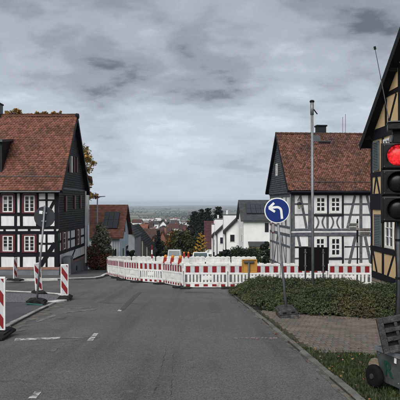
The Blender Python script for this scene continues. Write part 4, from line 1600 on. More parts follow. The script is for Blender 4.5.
def build_signs():
    x, y = G(64.6, 300.4)
    beacon(x, y, 'red and white striped beacon upright at the pale kerb nose', 0.06, zo=0.055)
    x, y = G(39.2, 294.6)
    beacon(x, y, 'striped beacon half hidden behind the leaning pole of the grey disc', 0.5, lean=R(-4))
    x, y = G(15.2, 282.6)
    beacon(x, y, 'narrow striped beacon standing edge-on on the kerb before the black house', 1.18, zo=0.10)
    x, y = G(-1.2, 338)
    beacon(x, y, 'largest striped beacon, cut off by the left edge of the picture', 0.0, zo=0.045)
    # ---- grey back of a round sign, leaning
    x, y = G(36.5, 306)
    h = P(44, 217, y).z - (gz(x, y) + 0.05)
    dx = P(44, 217, y).x - x
    T = thing('round_sign', 'grey back of a round sign on a leaning pole in a green-edged foot', 'sign', (x, y, gz(x, y) + 0.05), (0, math.atan2(dx, h), 0))
    hh = math.hypot(dx, h)
    MB().tube((0, 0, 0.05), (0, 0, hh + 0.33), 0.03, n=10).build('pole', GALV, T, local=True, smooth=True)
    MB().lathe((0, 0.045, hh), (0, 1, 0), [(0.30, 0), (0.305, 0.006), (0.30, 0.012)], 40).build('disc', SIGNBK, T, local=True)
    o = MB().b2(-0.16, -0.06, 0.036, 0.046, hh + 0.08, hh + 0.17).build('sticker', SIGNWHITE, T, local=True)
    for s in (-0.12, 0.12):
        MB().b2(-0.07, 0.07, 0.02, 0.05, hh + s - 0.02, hh + s + 0.02).build('clamp', GALV, T, local=True)
    B = base_plate(T, 0.52, 0.4, 0.10, RUBBER, z=0.06)
    MB().b2(-0.24, 0.24, -0.2, 0.2, 0.0, 0.06).build('lower_base', GREENP, T, local=True, bevel=0.02)
    # ---- blue left-turn sign, leaning
    x, y = G(287, 317.5)
    y = 13.3
    x = (287 - 200) / FPX * y
    z0 = gz(x, y) + 0.05
    c = P(276.8, 210.5, y)
    dx, h = c.x - x, c.z - z0
    T = thing('turn_left_sign', 'blue round sign with white left-turn arrow on a leaning pole', 'sign', (x, y, z0), (0, math.atan2(dx, h), 0))
    hh = math.hypot(dx, h)
    MB().tube((0, 0, 0.1), (0, 0, hh + 0.3), 0.03, n=12).build('pole', GALV, T, local=True, smooth=True)
    rr = 0.30
    D = MB().lathe((0, -0.05, hh), (0, -1, 0), [(rr, 0), (rr + 0.004, 0.006), (rr, 0.012)], 48).build('disc', SIGNWHITE, T, local=True)
    MB().lathe((0, -0.0625, hh), (0, -1, 0), [(rr - 0.022, 0), (rr - 0.022, 0.0015)], 48).build('blue_field', SIGNBLUE, T, local=True)
    # arrow: shaft rising then bending left, with an open head
    t = 0.028
    ca = Matrix.Rotation(-math.atan2(dx, h), 3, 'Y')

    def arr(pts, wd):
        mb = MB()
        L_, R_ = [], []
        for i, p in enumerate(pts):
            p = Vector(p)
            a = Vector(pts[max(i - 1, 0)])
            b = Vector(pts[min(i + 1, len(pts) - 1)])
            d = (b - a).normalized()
            nn = Vector((-d.y, d.x)) * wd
            L_.append(p + nn)
            R_.append(p - nn)
        for i in range(len(pts) - 1):
            q = [L_[i], L_[i + 1], R_[i + 1], R_[i]]
            mb.prism([(v.x, -0.0655, hh + v.y) for v in q], (0, -0.002, 0))
        return mb
    arc = [(0.095, -0.205), (0.095, -0.02)]
    for i in range(1, 9):
        th = math.pi / 2 * i / 8
        arc.append((0.095 - 0.10 + 0.10 * math.cos(th), -0.02 + 0.10 * math.sin(th)))
    arc.append((-0.165, 0.08))
    arr(arc, t).build('arrow_shaft', SIGNWHITE, T, local=True)
    mb = MB()
    for tip in ((-0.055, 0.185), (-0.055, -0.025)):
        a, b = Vector((-0.19, 0.08)), Vector(tip)
        d = (b - a).normalized()
        nn = Vector((-d.y, d.x)) * t
        mb.prism([(v.x, -0.0672 - (0.0005 if tip[1] > 0 else 0), hh + v.y) for v in (a + nn, b + nn, b - nn, a - nn)], (0, -0.0016, 0))
    mb.build('arrow_head', SIGNWHITE, T, local=True)
    for s in (-0.12, 0.12):
        MB().b2(-0.05, 0.05, -0.05, 0.03, hh + s - 0.02, hh + s + 0.02).build('clamp', GALV, T, local=True)
    base_plate(T, 0.44, 0.74, 0.11, RUBBERG, 'base', z=0.11)
    MB().b2(-0.22, 0.22, -0.38, 0.36, 0.0, 0.105).build('lower_base', RUBBERG, T, local=True, bevel=0.02)
    # ---- tall grey flag pole in the hedge
    y = 17.8
    x = P(313, 293, y).x
    T = thing('flag_pole', 'tall slim grey steel pole with black cap rising from the hedge', 'pole', (x, y, gz(x, y) + 0.03))
    top = P(312, 101, y)
    hh = top.z - (gz(x, y) + 0.03)
    off = top.x - x
    MB().tube((0, 0, 0), (off * 0.93, 0, hh * 0.93), 0.047, 0.043, 14).build('pole', GALV, T, local=True, smooth=True)
    MB().tube((off * 0.93, 0, hh * 0.93), (off, 0, hh - 0.05), 0.056, 0.056, 14).build('top_sleeve', GALV, T, local=True, smooth=True)
    MB().lathe((off, 0, hh - 0.05), (0, 0, 1), [(0.06, 0), (0.075, 0.02), (0.075, 0.05), (0.05, 0.075)], 14).build('cap', BLACKPL, T, local=True)
    MB().tube((off + 0.05, 0, hh - 0.26), (off + 0.17, 0, hh - 0.42), 0.018, n=6).build('hook', BLACKPL, T, local=True)
    # ---- dark board on two posts, seen from behind
    y = 18.6
    T = thing('sign_board', 'dark rectangular board on two grey posts seen from behind, in the hedge', 'sign', (P(313.5, 270, y).x, y, gz(0, y) + 0.03))
    a, b = P(299, 270.5, y), P(328.2, 248, y)
    MB().b2(a.x, b.x, y + 0.03, y + 0.055, a.z, b.z).build('board', BOARD, T)
    MB().b2(a.x - 0.012, b.x + 0.012, y + 0.025, y + 0.06, b.z, b.z + 0.02).build('edge_strip', TIMB, T)
    MB().b2(a.x - 0.012, b.x + 0.012, y + 0.025, y + 0.06, a.z - 0.02, a.z).build('edge_strip', TIMB, T)
    for px in (305.4, 323.2):
        q = P(px, 250, y)
        MB().tube((q.x, y, gz(q.x, y) - 0.1), (q.x, y, b.z - 0.03), 0.03, n=10).build('post', GALVD, T, smooth=True)
        for zz3 in (a.z + 0.15, b.z - 0.15):
            MB().b2(q.x - 0.045, q.x + 0.045, y - 0.035, y + 0.03, zz3 - 0.02, zz3 + 0.02).build('clamp', GALVD, T)
    # ---- yellow tray-shaped board
    y = 20.6
    a, b = P(241.8, 273, y), P(257.2, 259.4, y)
    px = P(248.9, 290, y).x
    T = thing('yellow_board', 'back of a small square yellow board on a grey post at the hedge corner', 'sign', (px, y, gz(px, y) + 0.03))
    MB().b2(a.x, b.x, y + 0.05, y + 0.062, a.z, b.z).build('panel', SIGNYEL, T)
    MB().b2(a.x, b.x, y + 0.015, y + 0.05, b.z - 0.035, b.z).b2(a.x, b.x, y + 0.015, y + 0.05, a.z, a.z + 0.035).b2(a.x, a.x + 0.035, y + 0.015, y + 0.05, a.z + 0.035, b.z - 0.035).b2(b.x - 0.035, b.x, y + 0.015, y + 0.05, a.z + 0.035, b.z - 0.035).build('rim', SIGNYEL, T, bevel=0.008)
    MB().tube((px, y, gz(px, y) - 0.05), (px, y, b.z - 0.05), 0.038, n=12).build('post', GALVD, T, smooth=True)
    MB().b2(px - 0.19, px + 0.19, y - 0.04, y + 0.05, b.z - 0.12, b.z - 0.07).build('bracket', GALVD, T)
    # ---- finger post
    y = 29.0
    x = P(357.4, 250, y).x
    T = thing('finger_post', 'black finger post with two weathered direction boards before the grey house', 'signpost', (x, y, gz(x, y)))
    zt = P(357.4, 221.5, y).z
    MB().tube((x, y, gz(x, y) - 0.1), (x, y, P(0, 243, y).z), 0.035, n=8).tube((x, y, P(0, 243, y).z), (x, y, zt), 0.05, n=8).build('post', TIMB, T)
    MB().lathe((x, y, zt), (0, 0, 1), [(0.06, 0), (0.03, 0.06), (0.045, 0.1), (0.01, 0.14)], 8).build('finial', TIMB, T)
    MB().tube((x, y, P(0, 246, y).z), (x, y, P(0, 242.5, y).z), 0.06, n=8).build('collar', GALV, T)

    def finger(px0, px1, py0, py1, tip):
        a, b = P(px0, py1, y), P(px1, py0, y)
        mz = (a.z + b.z) / 2
        hz2 = (b.z - a.z) / 2
        q = [(a.x, mz - hz2), (b.x, mz - hz2), (b.x, mz + hz2), (a.x, mz + hz2)]
        if tip < 0:
            q = [(a.x + 0.08, mz - hz2), (b.x, mz - hz2), (b.x, mz + hz2), (a.x + 0.08, mz + hz2), (a.x, mz)]
        else:
            q = [(a.x, mz - hz2), (b.x - 0.08, mz - hz2), (b.x, mz), (b.x - 0.08, mz + hz2), (a.x, mz + hz2)]
        o = MB().prism([(u, y - 0.075, w) for u, w in q], (0, 0.025, 0)).build('direction_board', OLDWOOD, T)
        for k in range(2):
            zc = mz + (k - 0.5) * hz2 * 0.9
            s = MB()
            xx = a.x + 0.10
            while xx < b.x - 0.12:
                w = random.uniform(0.02, 0.05)
                s.b2(xx, xx + w, y - 0.079, y - 0.0755, zc - 0.02, zc + 0.02)
                xx += w + 0.015
            q2 = s.build('lettering', TIMBL, T)
            q2.parent = o
    finger(347, 357.8, 223.2, 226.4, -1)
    finger(347.6, 357.8, 226.9, 229.8, -1)
    finger(358, 371, 228.2, 231.4, 1)
    finger(358, 371, 231.9, 235, 1)
    # ---- red and white marker post in the works
    y = 33.2
    x = P(152, 260, y).x
    T = thing('marker_post', 'thin red and white banded marker post standing behind the barriers', 'post', (x, y, gz(x, y)))
    zt = P(152, 245.5, y).z
    z0 = gz(x, y)
    k = 7
    for i in range(k):
        MB().tube((x, y, z0 + (zt - z0) * i / k), (x, y, z0 + (zt - z0) * (i + 1) / k), 0.042, n=10).build('red_band' if i % 2 == 0 else 'white_band', SIGNRED if i % 2 == 0 else SIGNWHITE, T)
    MB().tube((x, y, z0 - 0.02), (x, y, z0 + 0.08), 0.25, 0.2, n=12).build('base', RUBBER, T)


build_signs()


# ================================================================== portable traffic light
def traffic_light():
    A = Vector((2.075, 6.62))            # far left corner of the box
    d = Vector((0.348, -0.937)).normalized()   # along the lettered side, towards the camera
    s = Vector((0.937, 0.348)).normalized()    # to the right
    gz0 = gz(2.2, 6.45) + 0.045
    T = thing('portable_traffic_light', 'portable traffic light showing red, on a grey wheeled battery cart', 'traffic light', (A.x + 0.25, A.y - 0.05, gz0))

    def q(a, b, z):
        p = A + d * a + s * b
        return Vector((p.x, p.y, gz0 + z))
    L, W = 0.42, 0.36
    z0, z1 = 0.07, 0.46
    t = 0.03
    bx = MB().hexa([q(0.05, 0.04, z0), q(L, 0.04, z0), q(L, W - 0.04, z0), q(0.05, W - 0.04, z0), q(0, 0, z1), q(L, 0, z1), q(L, W, z1), q(0, W, z1)])
    box = bx.build('battery_box', CARTM, T, bevel=0.008)
    rim = MB()
    for a0, a1, b0, b1 in ((-0.015, L + 0.015, -0.018, 0.01), (-0.015, L + 0.015, W - 0.01, W + 0.018), (-0.015, 0.01, 0.01, W - 0.01), (L - 0.01, L + 0.015, 0.01, W - 0.01)):
        rim.hexa([q(a0, b0, z1 - 0.03), q(a1, b0, z1 - 0.03), q(a1, b1, z1 - 0.03), q(a0, b1, z1 - 0.03), q(a0, b0, z1 + 0.015), q(a1, b0, z1 + 0.015), q(a1, b1, z1 + 0.015), q(a0, b1, z1 + 0.015)])
    rim.build('box_rim', GALV, T)
    # letter R on the side
    cu = bpy.data.curves.new('letter', 'FONT')
    cu.body = 'R'
    cu.size = 0.25
    cu.extrude = 0.001
    cu.offset = 0.006
    tmp = bpy.data.objects.new('letter_src', cu)
    COL.objects.link(tmp)
    dg = bpy.context.evaluated_depsgraph_get()
    me = bpy.data.meshes.new_from_object(tmp.evaluated_get(dg))
    COL.objects.unlink(tmp)
    bpy.data.objects.remove(tmp)
    o3 = q(0.13, -0.004, z0 + 0.10)
    lowp, hip = q(0.2, 0.04, z0), q(0.2, 0.0, z1)
    upv = (hip - lowp).normalized()
    uu = Vector((d.x, d.y, 0))
    nn = Vector((-s.x, -s.y, 0))
    off = 0.04 * (1 - 0.10 / 0.39)
    Tm = T['_m_inv']
    Mi = Matrix([Tm[0:4], Tm[4:8], Tm[8:12], Tm[12:16]])
    for v in me.vertices:
        w = v.co.copy()
        p = o3 + uu * w.x + upv * w.y + nn * (0.006 + w.z - off)
        v.co = Mi @ p
    me.materials.clear()
    me.materials.append(CARTG)
    lo = bpy.data.objects.new('letter', me)
    COL.objects.link(lo)
    lo.parent = box
    # white sticker
    st = MB().hexa([q(0.335, -0.008, 0.36), q(0.37, -0.008, 0.36), q(0.37, -0.004, 0.36), q(0.335, -0.004, 0.36), q(0.335, -0.006, 0.42), q(0.37, -0.006, 0.42), q(0.37, -0.002, 0.42), q(0.335, -0.002, 0.42)]).build('sticker', SIGNWHITE, T)
    # wheels
    sv = Vector((s.x, s.y, 0))
    for b, nm in ((-0.035, 'w'), (W + 0.055, 'w')):
        c = q(0.03, b, 0.13)
        w = MB().lathe(c, sv, [(0.085, -0.04), (0.115, -0.042), (0.13, -0.028), (0.135, 0), (0.13, 0.028), (0.115, 0.042), (0.085, 0.04)], 28).build('tyre', TYRE, T, smooth=True)
        r = MB().lathe(c, sv, [(0.03, -0.052), (0.032, -0.036), (0.086, -0.030), (0.086, 0.030), (0.032, 0.036), (0.03, 0.052)], 20).build('rim', RIM, T)
        r.parent = w
    MB().tube(q(0, -0.06, 0.13), q(0, W + 0.06, 0.13), 0.014, n=8).build('axle', GALVD, T)
    for b in (0.05, W - 0.05):
        MB().tube(q(L - 0.04, b, 0.0), q(L - 0.04, b, z0 + 0.02), 0.02, n=8).build('leg', GALVD, T)
    # latch, bolts and lifting handle on the box
    for a in (0.06, 0.36):
        for z in (0.13, 0.40):
            sh = 0.04 * (1 - (z - z0) / (z1 - z0))
            c = q(a, sh, z)
            MB().lathe(c, (-s.x, -s.y, 0), [(0.009, -0.004), (0.009, 0.004), (0.005, 0.007)], 8).build('bolt', GALV, T)
    MB().hexa([q(L + 0.001, 0.13, 0.37), q(L + 0.012, 0.13, 0.37), q(L + 0.012, 0.19, 0.37), q(L + 0.001, 0.19, 0.37), q(L + 0.001, 0.13, 0.45), q(L + 0.012, 0.13, 0.45), q(L + 0.012, 0.19, 0.45), q(L + 0.001, 0.19, 0.45)]).build('latch', GALVD, T)
    # pole
    pc = q(0.17, 0.20, 0)
    pole_top = P(0, 222, pc.y).z
    px_x = (398.2 - 200) / FPX * pc.y
    MB().tube((px_x, pc.y, gz0 + z0 + 0.02), (px_x, pc.y, pole_top + 0.75), 0.028, n=14).build('pole', GALVD, T, smooth=True)
    cb = MB()
    prev = None
    for i in range(15):
        t = i / 14
        p = Vector((px_x - 0.034 - 0.012 * math.sin(t * 9.0), pc.y - 0.02, gz0 + z1 + 0.02 + (pole_top - gz0 - z1) * t))
        if prev is not None:
            cb.tube(prev, p, 0.007, n=6)
        prev = p
    cb.build('cable', BLACKPL, T)
    for t in (0.25, 0.55, 0.85):
        zc = gz0 + z1 + (pole_top - gz0 - z1) * t
        MB().tube((px_x, pc.y, zc), (px_x, pc.y, zc + 0.025), 0.034, n=12).build('pole_clamp', BLACKPL, T)
    # signal head, facing the camera
    n_before = len(COL.objects)
    hy = pc.y - 0.07
    hx = (397.3 - 200) / FPX * hy
    zt, zb = P(0, 143.5, hy).z, P(0, 222.5, hy).z
    hgt = (zt - zb) / 3
    hw = 0.172
    yw = 0.03
    lens_m = [LENSRED, LENSDK, LENSDK]
    MB().b2(hx - hw - 0.008, hx - hw + 0.03, hy + 0.0, hy + 0.05, zb - 0.01, zt + 0.01).b2(hx + hw - 0.03, hx + hw + 0.008, hy, hy + 0.05, zb - 0.01, zt + 0.01).build('side_rail', BLACKPL, T, bevel=0.006)
    for i in range(3):
        b1 = zt - i * hgt
        b0 = b1 - hgt + 0.006
        sec = MB().b2(hx - hw, hx + hw, hy - 0.1, hy + 0.06, b0, b1).build('signal_section', BLACKPL, T, bevel=0.02)
        cz = (b0 + b1) / 2 - (0.0 if i else -0.005)
        o = MB().lathe((hx, hy - 0.1, cz), (0, -1, 0), [(0.118, -0.005), (0.116, 0.006), (0.09, 0.022), (0.05, 0.032), (0.012, 0.036)], 36).build('lens', lens_m[i], T, smooth=True)
        o.parent = sec
        for sx in (-1, 1):
            for zc in (b0 + 0.03, b1 - 0.03):
                ob = MB().lathe((hx + sx * (hw - 0.025), hy - 0.099, zc), (0, -1, 0), [(0.008, 0), (0.006, 0.005)], 8).build('screw', GALVD, T)
                ob.parent = sec
        # visor: a tunnel open below
        vs, fs = [], []
        nseg = 22
        for k in range(nseg + 1):
            th = R(-28) + (R(236)) * k / nseg
            for (rr_, yy) in ((0.127, hy - 0.098), (0.127, hy - 0.098 - 0.10 + 0.05 * (1 - math.sin(th)) * 0.5), (0.121, hy - 0.098 - 0.10 + 0.05 * (1 - math.sin(th)) * 0.5), (0.121, hy - 0.098)):
                vs.append((hx + rr_ * math.cos(th), yy, cz + rr_ * math.sin(th)))
        for k in range(nseg):
            for j in range(4):
                a = k * 4 + j
                b = k * 4 + (j + 1) % 4
                fs.append((a, b, b + 4, a + 4))
        fs += [(0, 1, 2, 3), tuple(nseg * 4 + j for j in range(4))]
        o = MB().add(vs, fs).build('visor', BLACKPL, T)
        o.parent = sec
    # bracket and detector above the head
    dz = P(0, 131, hy).z
    MB().b2(hx - 0.055, hx + 0.055, hy - 0.04, hy + 0.04, zt, dz).build('neck', BLACKPL, T, bevel=0.01)
    MB().tube((hx - 0.08, hy - 0.05, zt + 0.01), (hx - 0.06, hy - 0.04, zt + 0.09), 0.022, n=8).build('cable_gland', GALVD, T)
    cpz = P(0, 123.8, hy).z
    MB().b2(hx - 0.11, hx + 0.11, hy - 0.15, hy + 0.1, dz, cpz).build('detector', BLACKPL, T, bevel=0.012)
    MB().b2(hx - 0.115, hx + 0.115, hy - 0.17, hy + 0.1, cpz, cpz + 0.012).build('detector_roof', GALVD, T)
    # the head is turned a little towards the carriageway
    piv = Mi @ Vector((hx, hy, 0))
    RM = Matrix.Translation(piv) @ Matrix.Rotation(R(-15), 4, 'Z') @ Matrix.Translation(-piv)
    for ob in list(COL.objects)[n_before:]:
        ob.data.transform(RM)
    # whip antenna
    p0 = P(389.6, 123.5, hy)
    p1 = P(375.2, 49.5, hy)
    MB().tube(p0, p1, 0.006, 0.004, 8).build('antenna', GALVD, T)
    MB().tube(p1, p1 + (p1 - p0).normalized() * 0.035, 0.014, 0.014, 8).build('antenna_tip', BLACKPL, T)
    MB().tube(p0 - Vector((0, 0, 0.005)), p0 + (p1 - p0).normalized() * 0.06, 0.014, 0.01, 8).build('antenna_base', BLACKPL, T)
    # ---- ballast plates resting on the cart: slotted recycled-rubber slabs
    base = q(0.2, 0.2, z1 + 0.02)
    TL = P(375.2, 318.5, 6.35)
    BL = P(383.2, 353.6, 6.30)
    e1 = (TL - BL)
    hgt2 = e1.length
    e1.normalize()
    e2 = Vector((1, -0.12, 0.03)).normalized()
    e2 = (e2 - e1 * e2.dot(e1)).normalized()
    nrm = e2.cross(e1).normalized()
    if nrm.y > 0:
        nrm = -nrm
    RT = thing('rubber_ballast_plate', 'dark slotted rubber foot plate leaning on top of the traffic light cart', 'ballast plate', BL)
    FP = Frame(BL, e2, nrm, e1)
    LP = 0.62
    mb = MB()
    th = 0.06
    mb.wbox(FP, 0, 0.07, 0, hgt2, 0, th)
    mb.wbox(FP, LP - 0.07, LP, 0, hgt2, 0, th)
    hs = [0, 0.10, 0.175, 0.25, 0.33]
    bars = [(0.0, 0.075), (0.125, 0.175), (0.225, 0.275), (0.325, hgt2)]
    for b0, b1 in bars:
        mb.wbox(FP, 0.07, LP - 0.07, b0, b1, 0.002, th - 0.002)
    for a0 in (0.20, 0.31, 0.42):
        for (b0, b1) in ((0.075, 0.125), (0.175, 0.225), (0.275, 0.325)):
            mb.wbox(FP, a0 - 0.018, a0 + 0.018, b0, b1, 0.004, th - 0.006)
    mb.build('slotted_plate', RUBBERG, RT, bevel=0.008)
    MB().wbox(FP, 0.02, LP - 0.02, 0.02, hgt2 - 0.02, -0.012, 0.006).build('back_web', RUBBER, RT)
    for a0, b0 in ((0.035, hgt2 - 0.04), (0.035, 0.04), (0.13, hgt2 - 0.05), (0.12, 0.15), (0.16, 0.25)):
        MB().lathe(FP.at(a0, b0, th - 0.002), nrm, [(0.017, 0), (0.014, 0.008)], 10).build('stud', RUBBERG, RT)


traffic_light()

def verge_stone():
    p = P(373.5, 370, 7.35)
    T = thing('boulder', 'pale beige rough stone half hidden behind the traffic light cart wheel', 'stone', (p.x + 0.03, 7.35, gz(p.x, 7.35) + 0.03))
    vs = []
    n = 9
    for (r, z) in ((0.07, -0.03), (0.095, 0.05), (0.09, 0.13), (0.065, 0.19), (0.02, 0.21)):
        for i in range(n):
            t = 2 * math.pi * i / n
            k = r * random.uniform(0.85, 1.12)
            vs.append((k * math.cos(t), k * math.sin(t), z + random.uniform(-0.012, 0.012)))
    fs = [(k * n + i, k * n + (i + 1) % n, (k + 1) * n + (i + 1) % n, (k + 1) * n + i) for k in range(4) for i in range(n)] + [tuple(range(4 * n, 5 * n))]
    MB().add(vs, fs).build('rough_stone', mat('beige_stone', (0.22, 0.17, 0.115), 0.9, (0.12, 0.095, 0.068), 14, 6, bump=0.7, bscale=40), T, local=True, bevel=0.01)


verge_stone()

# ================================================================== paving, grass, hedge
def edge_x(y):
    """x of the right kerb's inner side at a given distance"""
    pts = [(1.83, 2.0), G(350, 397), G(300, 353), G(262, 320), G(236, 299)]
    for a, b in zip(pts[:-1], pts[1:]):
        if y <= b[1]:
            t = (y - a[1]) / (b[1] - a[1])
            return a[0] + (b[0] - a[0]) * t + 0.13
    return pts[-1][0] + 0.13


def build_paving():
    root = bpy.data.objects.new('brick_paving', None)
    COL.objects.link(root)
    setm(root)
    struct(root)
    sheet('bedding', [(edge_x(8.4), 8.4), (8.0, 8.4), (8.0, 15), (edge_x(15), 15)], 0.032, SOIL, root)
    w, l, h = 0.20, 0.10, 0.05
    mb = MB()
    hx, hy = l / 2 - 0.004, w / 2 - 0.004
    c = 0.006
    mb.add([(-hx, -hy, -0.03), (hx, -hy, -0.03), (hx, hy, -0.03), (-hx, hy, -0.03), (-hx, -hy, 0.012), (hx, -hy, 0.012), (hx, hy, 0.012), (-hx, hy, 0.012), (-hx + c, -hy + c, 0.02), (hx - c, -hy + c, 0.02), (hx - c, hy - c, 0.02), (-hx + c, hy - c, 0.02)],
           [(8, 9, 10, 11)] + [(i, (i + 1) % 4, (i + 1) % 4 + 4, i + 4) for i in range(4)] + [(i + 4, (i + 1) % 4 + 4, (i + 1) % 4 + 8, i + 8) for i in range(4)])
    ang = math.atan(-0.045) + R(1)
    proto = None
    spots = []
    ca, sa = math.cos(ang), math.sin(ang)
    j = 0
    for j in range(-4, 36):
        for i in range(-14, 62):
            u = i * l + (l / 2 if j % 2 else 0)
            v = j * w
            x = 2.0 + u * ca - v * sa
            y = 8.5 + u * sa + v * ca
            near = 8.72 + 0.12 * math.sin(x * 4.1) + 0.05 * math.sin(x * 11)
            if y < near or x < edge_x(y) + 0.09 or y > 14.6:
                continue
            if (x / y * FPX + 200) > 480:
                continue
            spots.append((y, x))
    spots.sort()
    shapes = {}
    mats = [PAVER] + [mat('paver_%s' % nm, c1, 0.88, c2, 2.2, 6, bump=0.5, bscale=70, stain=((0.085, 0.075, 0.065), 0.9, 0.55, 0.75)) for nm, c1, c2 in (('rose', (0.170, 0.138, 0.116), (0.104, 0.086, 0.074)), ('grey', (0.168, 0.146, 0.128), (0.105, 0.092, 0.081)), ('dark', (0.145, 0.121, 0.104), (0.092, 0.078, 0.068)))]
    rest = MB()
    meshes = []
    for m in mats:
        me = bpy.data.meshes.new('paver')
        me.from_pydata(mb.v, [], mb.f)
        fixn(me)
        me.materials.append(m)
        meshes.append(me)
    rx = -math.atan(SLOPE)
    for k, (y, x) in enumerate(spots):
        z = gz(x, y) + 0.036 + random.uniform(-0.004, 0.004)
        e = (Matrix.Rotation(rx + random.uniform(-0.02, 0.02), 3, 'X') @ Matrix.Rotation(random.uniform(-0.02, 0.02), 3, 'Y') @ Matrix.Rotation(ang + random.uniform(-0.015, 0.015), 3, 'Z')).to_euler()
        if k < 300:
            o = bpy.data.objects.new('paver', random.choice(meshes))
            o.location = (x, y, z)
            o.rotation_euler = e
            COL.objects.link(o)
            o.parent = root
        else:
            M = Matrix.Translation((x, y, z)) @ e.to_matrix().to_4x4()
            rest.add([M @ Vector(v) for v in mb.v], mb.f)
    o = rest.build('paver_field', PAVER, root)
    o['kind'] = 'stuff'


build_paving()


def leaf_quads(C, size, normal_bias=None, aspect=1.7, size_var=0.4, fold=True):
    """C: (n,3) centres -> diamond leaves with random orientation"""
    n = len(C)
    d = RNG.normal(size=(n, 3))
    d /= np.linalg.norm(d, axis=1, keepdims=True)
    if normal_bias is not None:
        d = d * 0.75 + normal_bias
        d /= np.linalg.norm(d, axis=1, keepdims=True)
    r = RNG.normal(size=(n, 3))
    a = np.cross(d, r)
    a /= np.linalg.norm(a, axis=1, keepdims=True)
    b = np.cross(d, a)
    s = size * (1 + size_var * (RNG.random(n) * 2 - 1))[:, None]
    V = np.empty((n, 4, 3))
    V[:, 0] = C - a * s * aspect * 0.5
    V[:, 1] = C + b * s * 0.5 + d * s * 0.12
    V[:, 2] = C + a * s * aspect * 0.5
    V[:, 3] = C - b * s * 0.5 + d * s * 0.12
    F = np.arange(n * 4).reshape(n, 4)
    return V.reshape(-1, 3), F, RNG.random(n)


def build_grass():
    # verge grass near the cart, in tufts
    n = 30000
    P_ = []
    while len(P_) < n:
        y = random.uniform(5.2, 9.3)
        x = random.uniform(edge_x(y) - 0.04, edge_x(y) + 2.2)
        lim = 8.75 + 0.13 * math.sin(x * 4.1) + 0.06 * math.sin(x * 11) + (0.55 if x < edge_x(y) + 0.10 else 0)
        if y > lim + abs(random.gauss(0, 0.06)):
            continue
        dens = 0.55 + 0.45 * math.sin(x * 9 + 3 * math.sin(y * 5)) * math.sin(y * 7.3 + x * 3)
        if random.random() > dens + 0.15:
            continue
        P_.append((x, y))
    # thin strip along the kerb
    for k in range(700):
        y = random.uniform(8.5, 16.5)
        P_.append((edge_x(y) + abs(random.gauss(0, 0.03)) - 0.02, y))
    P_ = np.array(P_)
    n = len(P_)
    z = np.array([gz(x, y) for x, y in P_]) + 0.025
    B = np.column_stack([P_, z])
    th = RNG.random(n) * 2 * np.pi
    h = 0.018 + RNG.random(n) ** 2 * 0.06
    h[-700:] *= 0.6
    w = 0.0025 + RNG.random(n) * 0.004
    lean = RNG.random(n) * 0.9
    side = np.column_stack([np.cos(th), np.sin(th), np.zeros(n)])
    fw = np.column_stack([-np.sin(th), np.cos(th), np.zeros(n)])
    up = np.array([0, 0, 1.0])
    mid = B + up * (h * 0.6)[:, None] + fw * (h * lean * 0.25)[:, None]
    tip = B + up * (h * (1 - 0.25 * lean))[:, None] + fw * (h * lean * 0.8)[:, None]
    V = np.empty((n, 6, 3))
    V[:, 0] = B - side * w[:, None]
    V[:, 1] = B + side * w[:, None]
    V[:, 2] = mid + side * (w * 0.8)[:, None]
    V[:, 3] = mid - side * (w * 0.8)[:, None]
    V[:, 4] = tip + side * 0.0006
    V[:, 5] = tip - side * 0.0006
    F = np.empty((n, 2, 4), dtype=int)
    base = np.arange(n) * 6
    F[:, 0] = base[:, None] + np.array([0, 1, 2, 3])
    F[:, 1] = base[:, None] + np.array([3, 2, 4, 5])
    rn = np.repeat(RNG.random(n), 2)
    o = fast_mesh('grass', V.reshape(-1, 3), F.reshape(-1, 4), GRASS, None, rn)
    tag(o, 'short green grass on the verge beside the traffic light cart', 'grass')
    o['kind'] = 'stuff'
    # fallen leaves on the verge, in front of the hedge and along the kerb
    C = []
    for k in range(420):
        r = random.random()
        if r < 0.35:
            y = random.uniform(5.6, 9.2)
            x = edge_x(y) + random.uniform(-0.1, 1.6)
        elif r < 0.6:
            y = random.uniform(6, 18)
            x = edge_x(y) + random.gauss(-0.10, 0.09)
        else:
            x = random.uniform(2.1, 5.0)
            y = hedge_front(x) - abs(random.gauss(0, 0.18)) - 0.02
        if x / y > 0.38:
            continue
        C.append((x, y, gz(x, y) + (0.065 if x > edge_x(y) - 0.12 else 0.018) + (0.02 if y < 8.8 and x > edge_x(y) else 0)))
    V, F, rn = leaf_quads(np.array(C), 0.027, np.array([0, 0, 1.4]), 1.4, 0.6)
    o = fast_mesh('fallen_leaves', V, F, FALLEN, None, rn)
    tag(o, 'brown fallen leaves scattered over the verge and along the hedge', 'leaves')
    o['kind'] = 'stuff'


HEDGE_F = [(1.15, 19.2), (1.32, 16.8), (1.62, 14.6), (2.0, 13.9), (2.6, 13.55), (3.2, 13.2), (4.0, 12.9), (5.2, 12.8), (7.6, 12.9)]


def hedge_front(x):
    for (a, b), (c, d) in zip(HEDGE_F[:-1], HEDGE_F[1:]):
        if x <= c:
            t = max(0, (x - a) / (c - a))
            return b + (d - b) * t
    return HEDGE_F[-1][1]


MOUNDS = [(1.5, 18.7, 0.9, 1.6, 0.50), (2.5, 18.6, 1.2, 1.6, 0.74), (4.1, 19.0, 1.4, 1.6, 0.66), (5.9, 19.0, 1.6, 1.6, 0.36), (1.75, 16.2, 0.7, 1.5, 0.42), (2.6, 15.6, 0.9, 1.3, 0.52),
          (3.75, 14.5, 1.1, 1.25, 0.72), (5.1, 14.4, 1.2, 1.3, 0.78), (6.6, 14.6, 1.3, 1.4, 0.74), (3.3, 16.8, 1.0, 1.0, 0.48), (2.9, 14.1, 0.8, 0.7, 0.36), (4.9, 16.9, 1.1, 1.0, 0.40)]


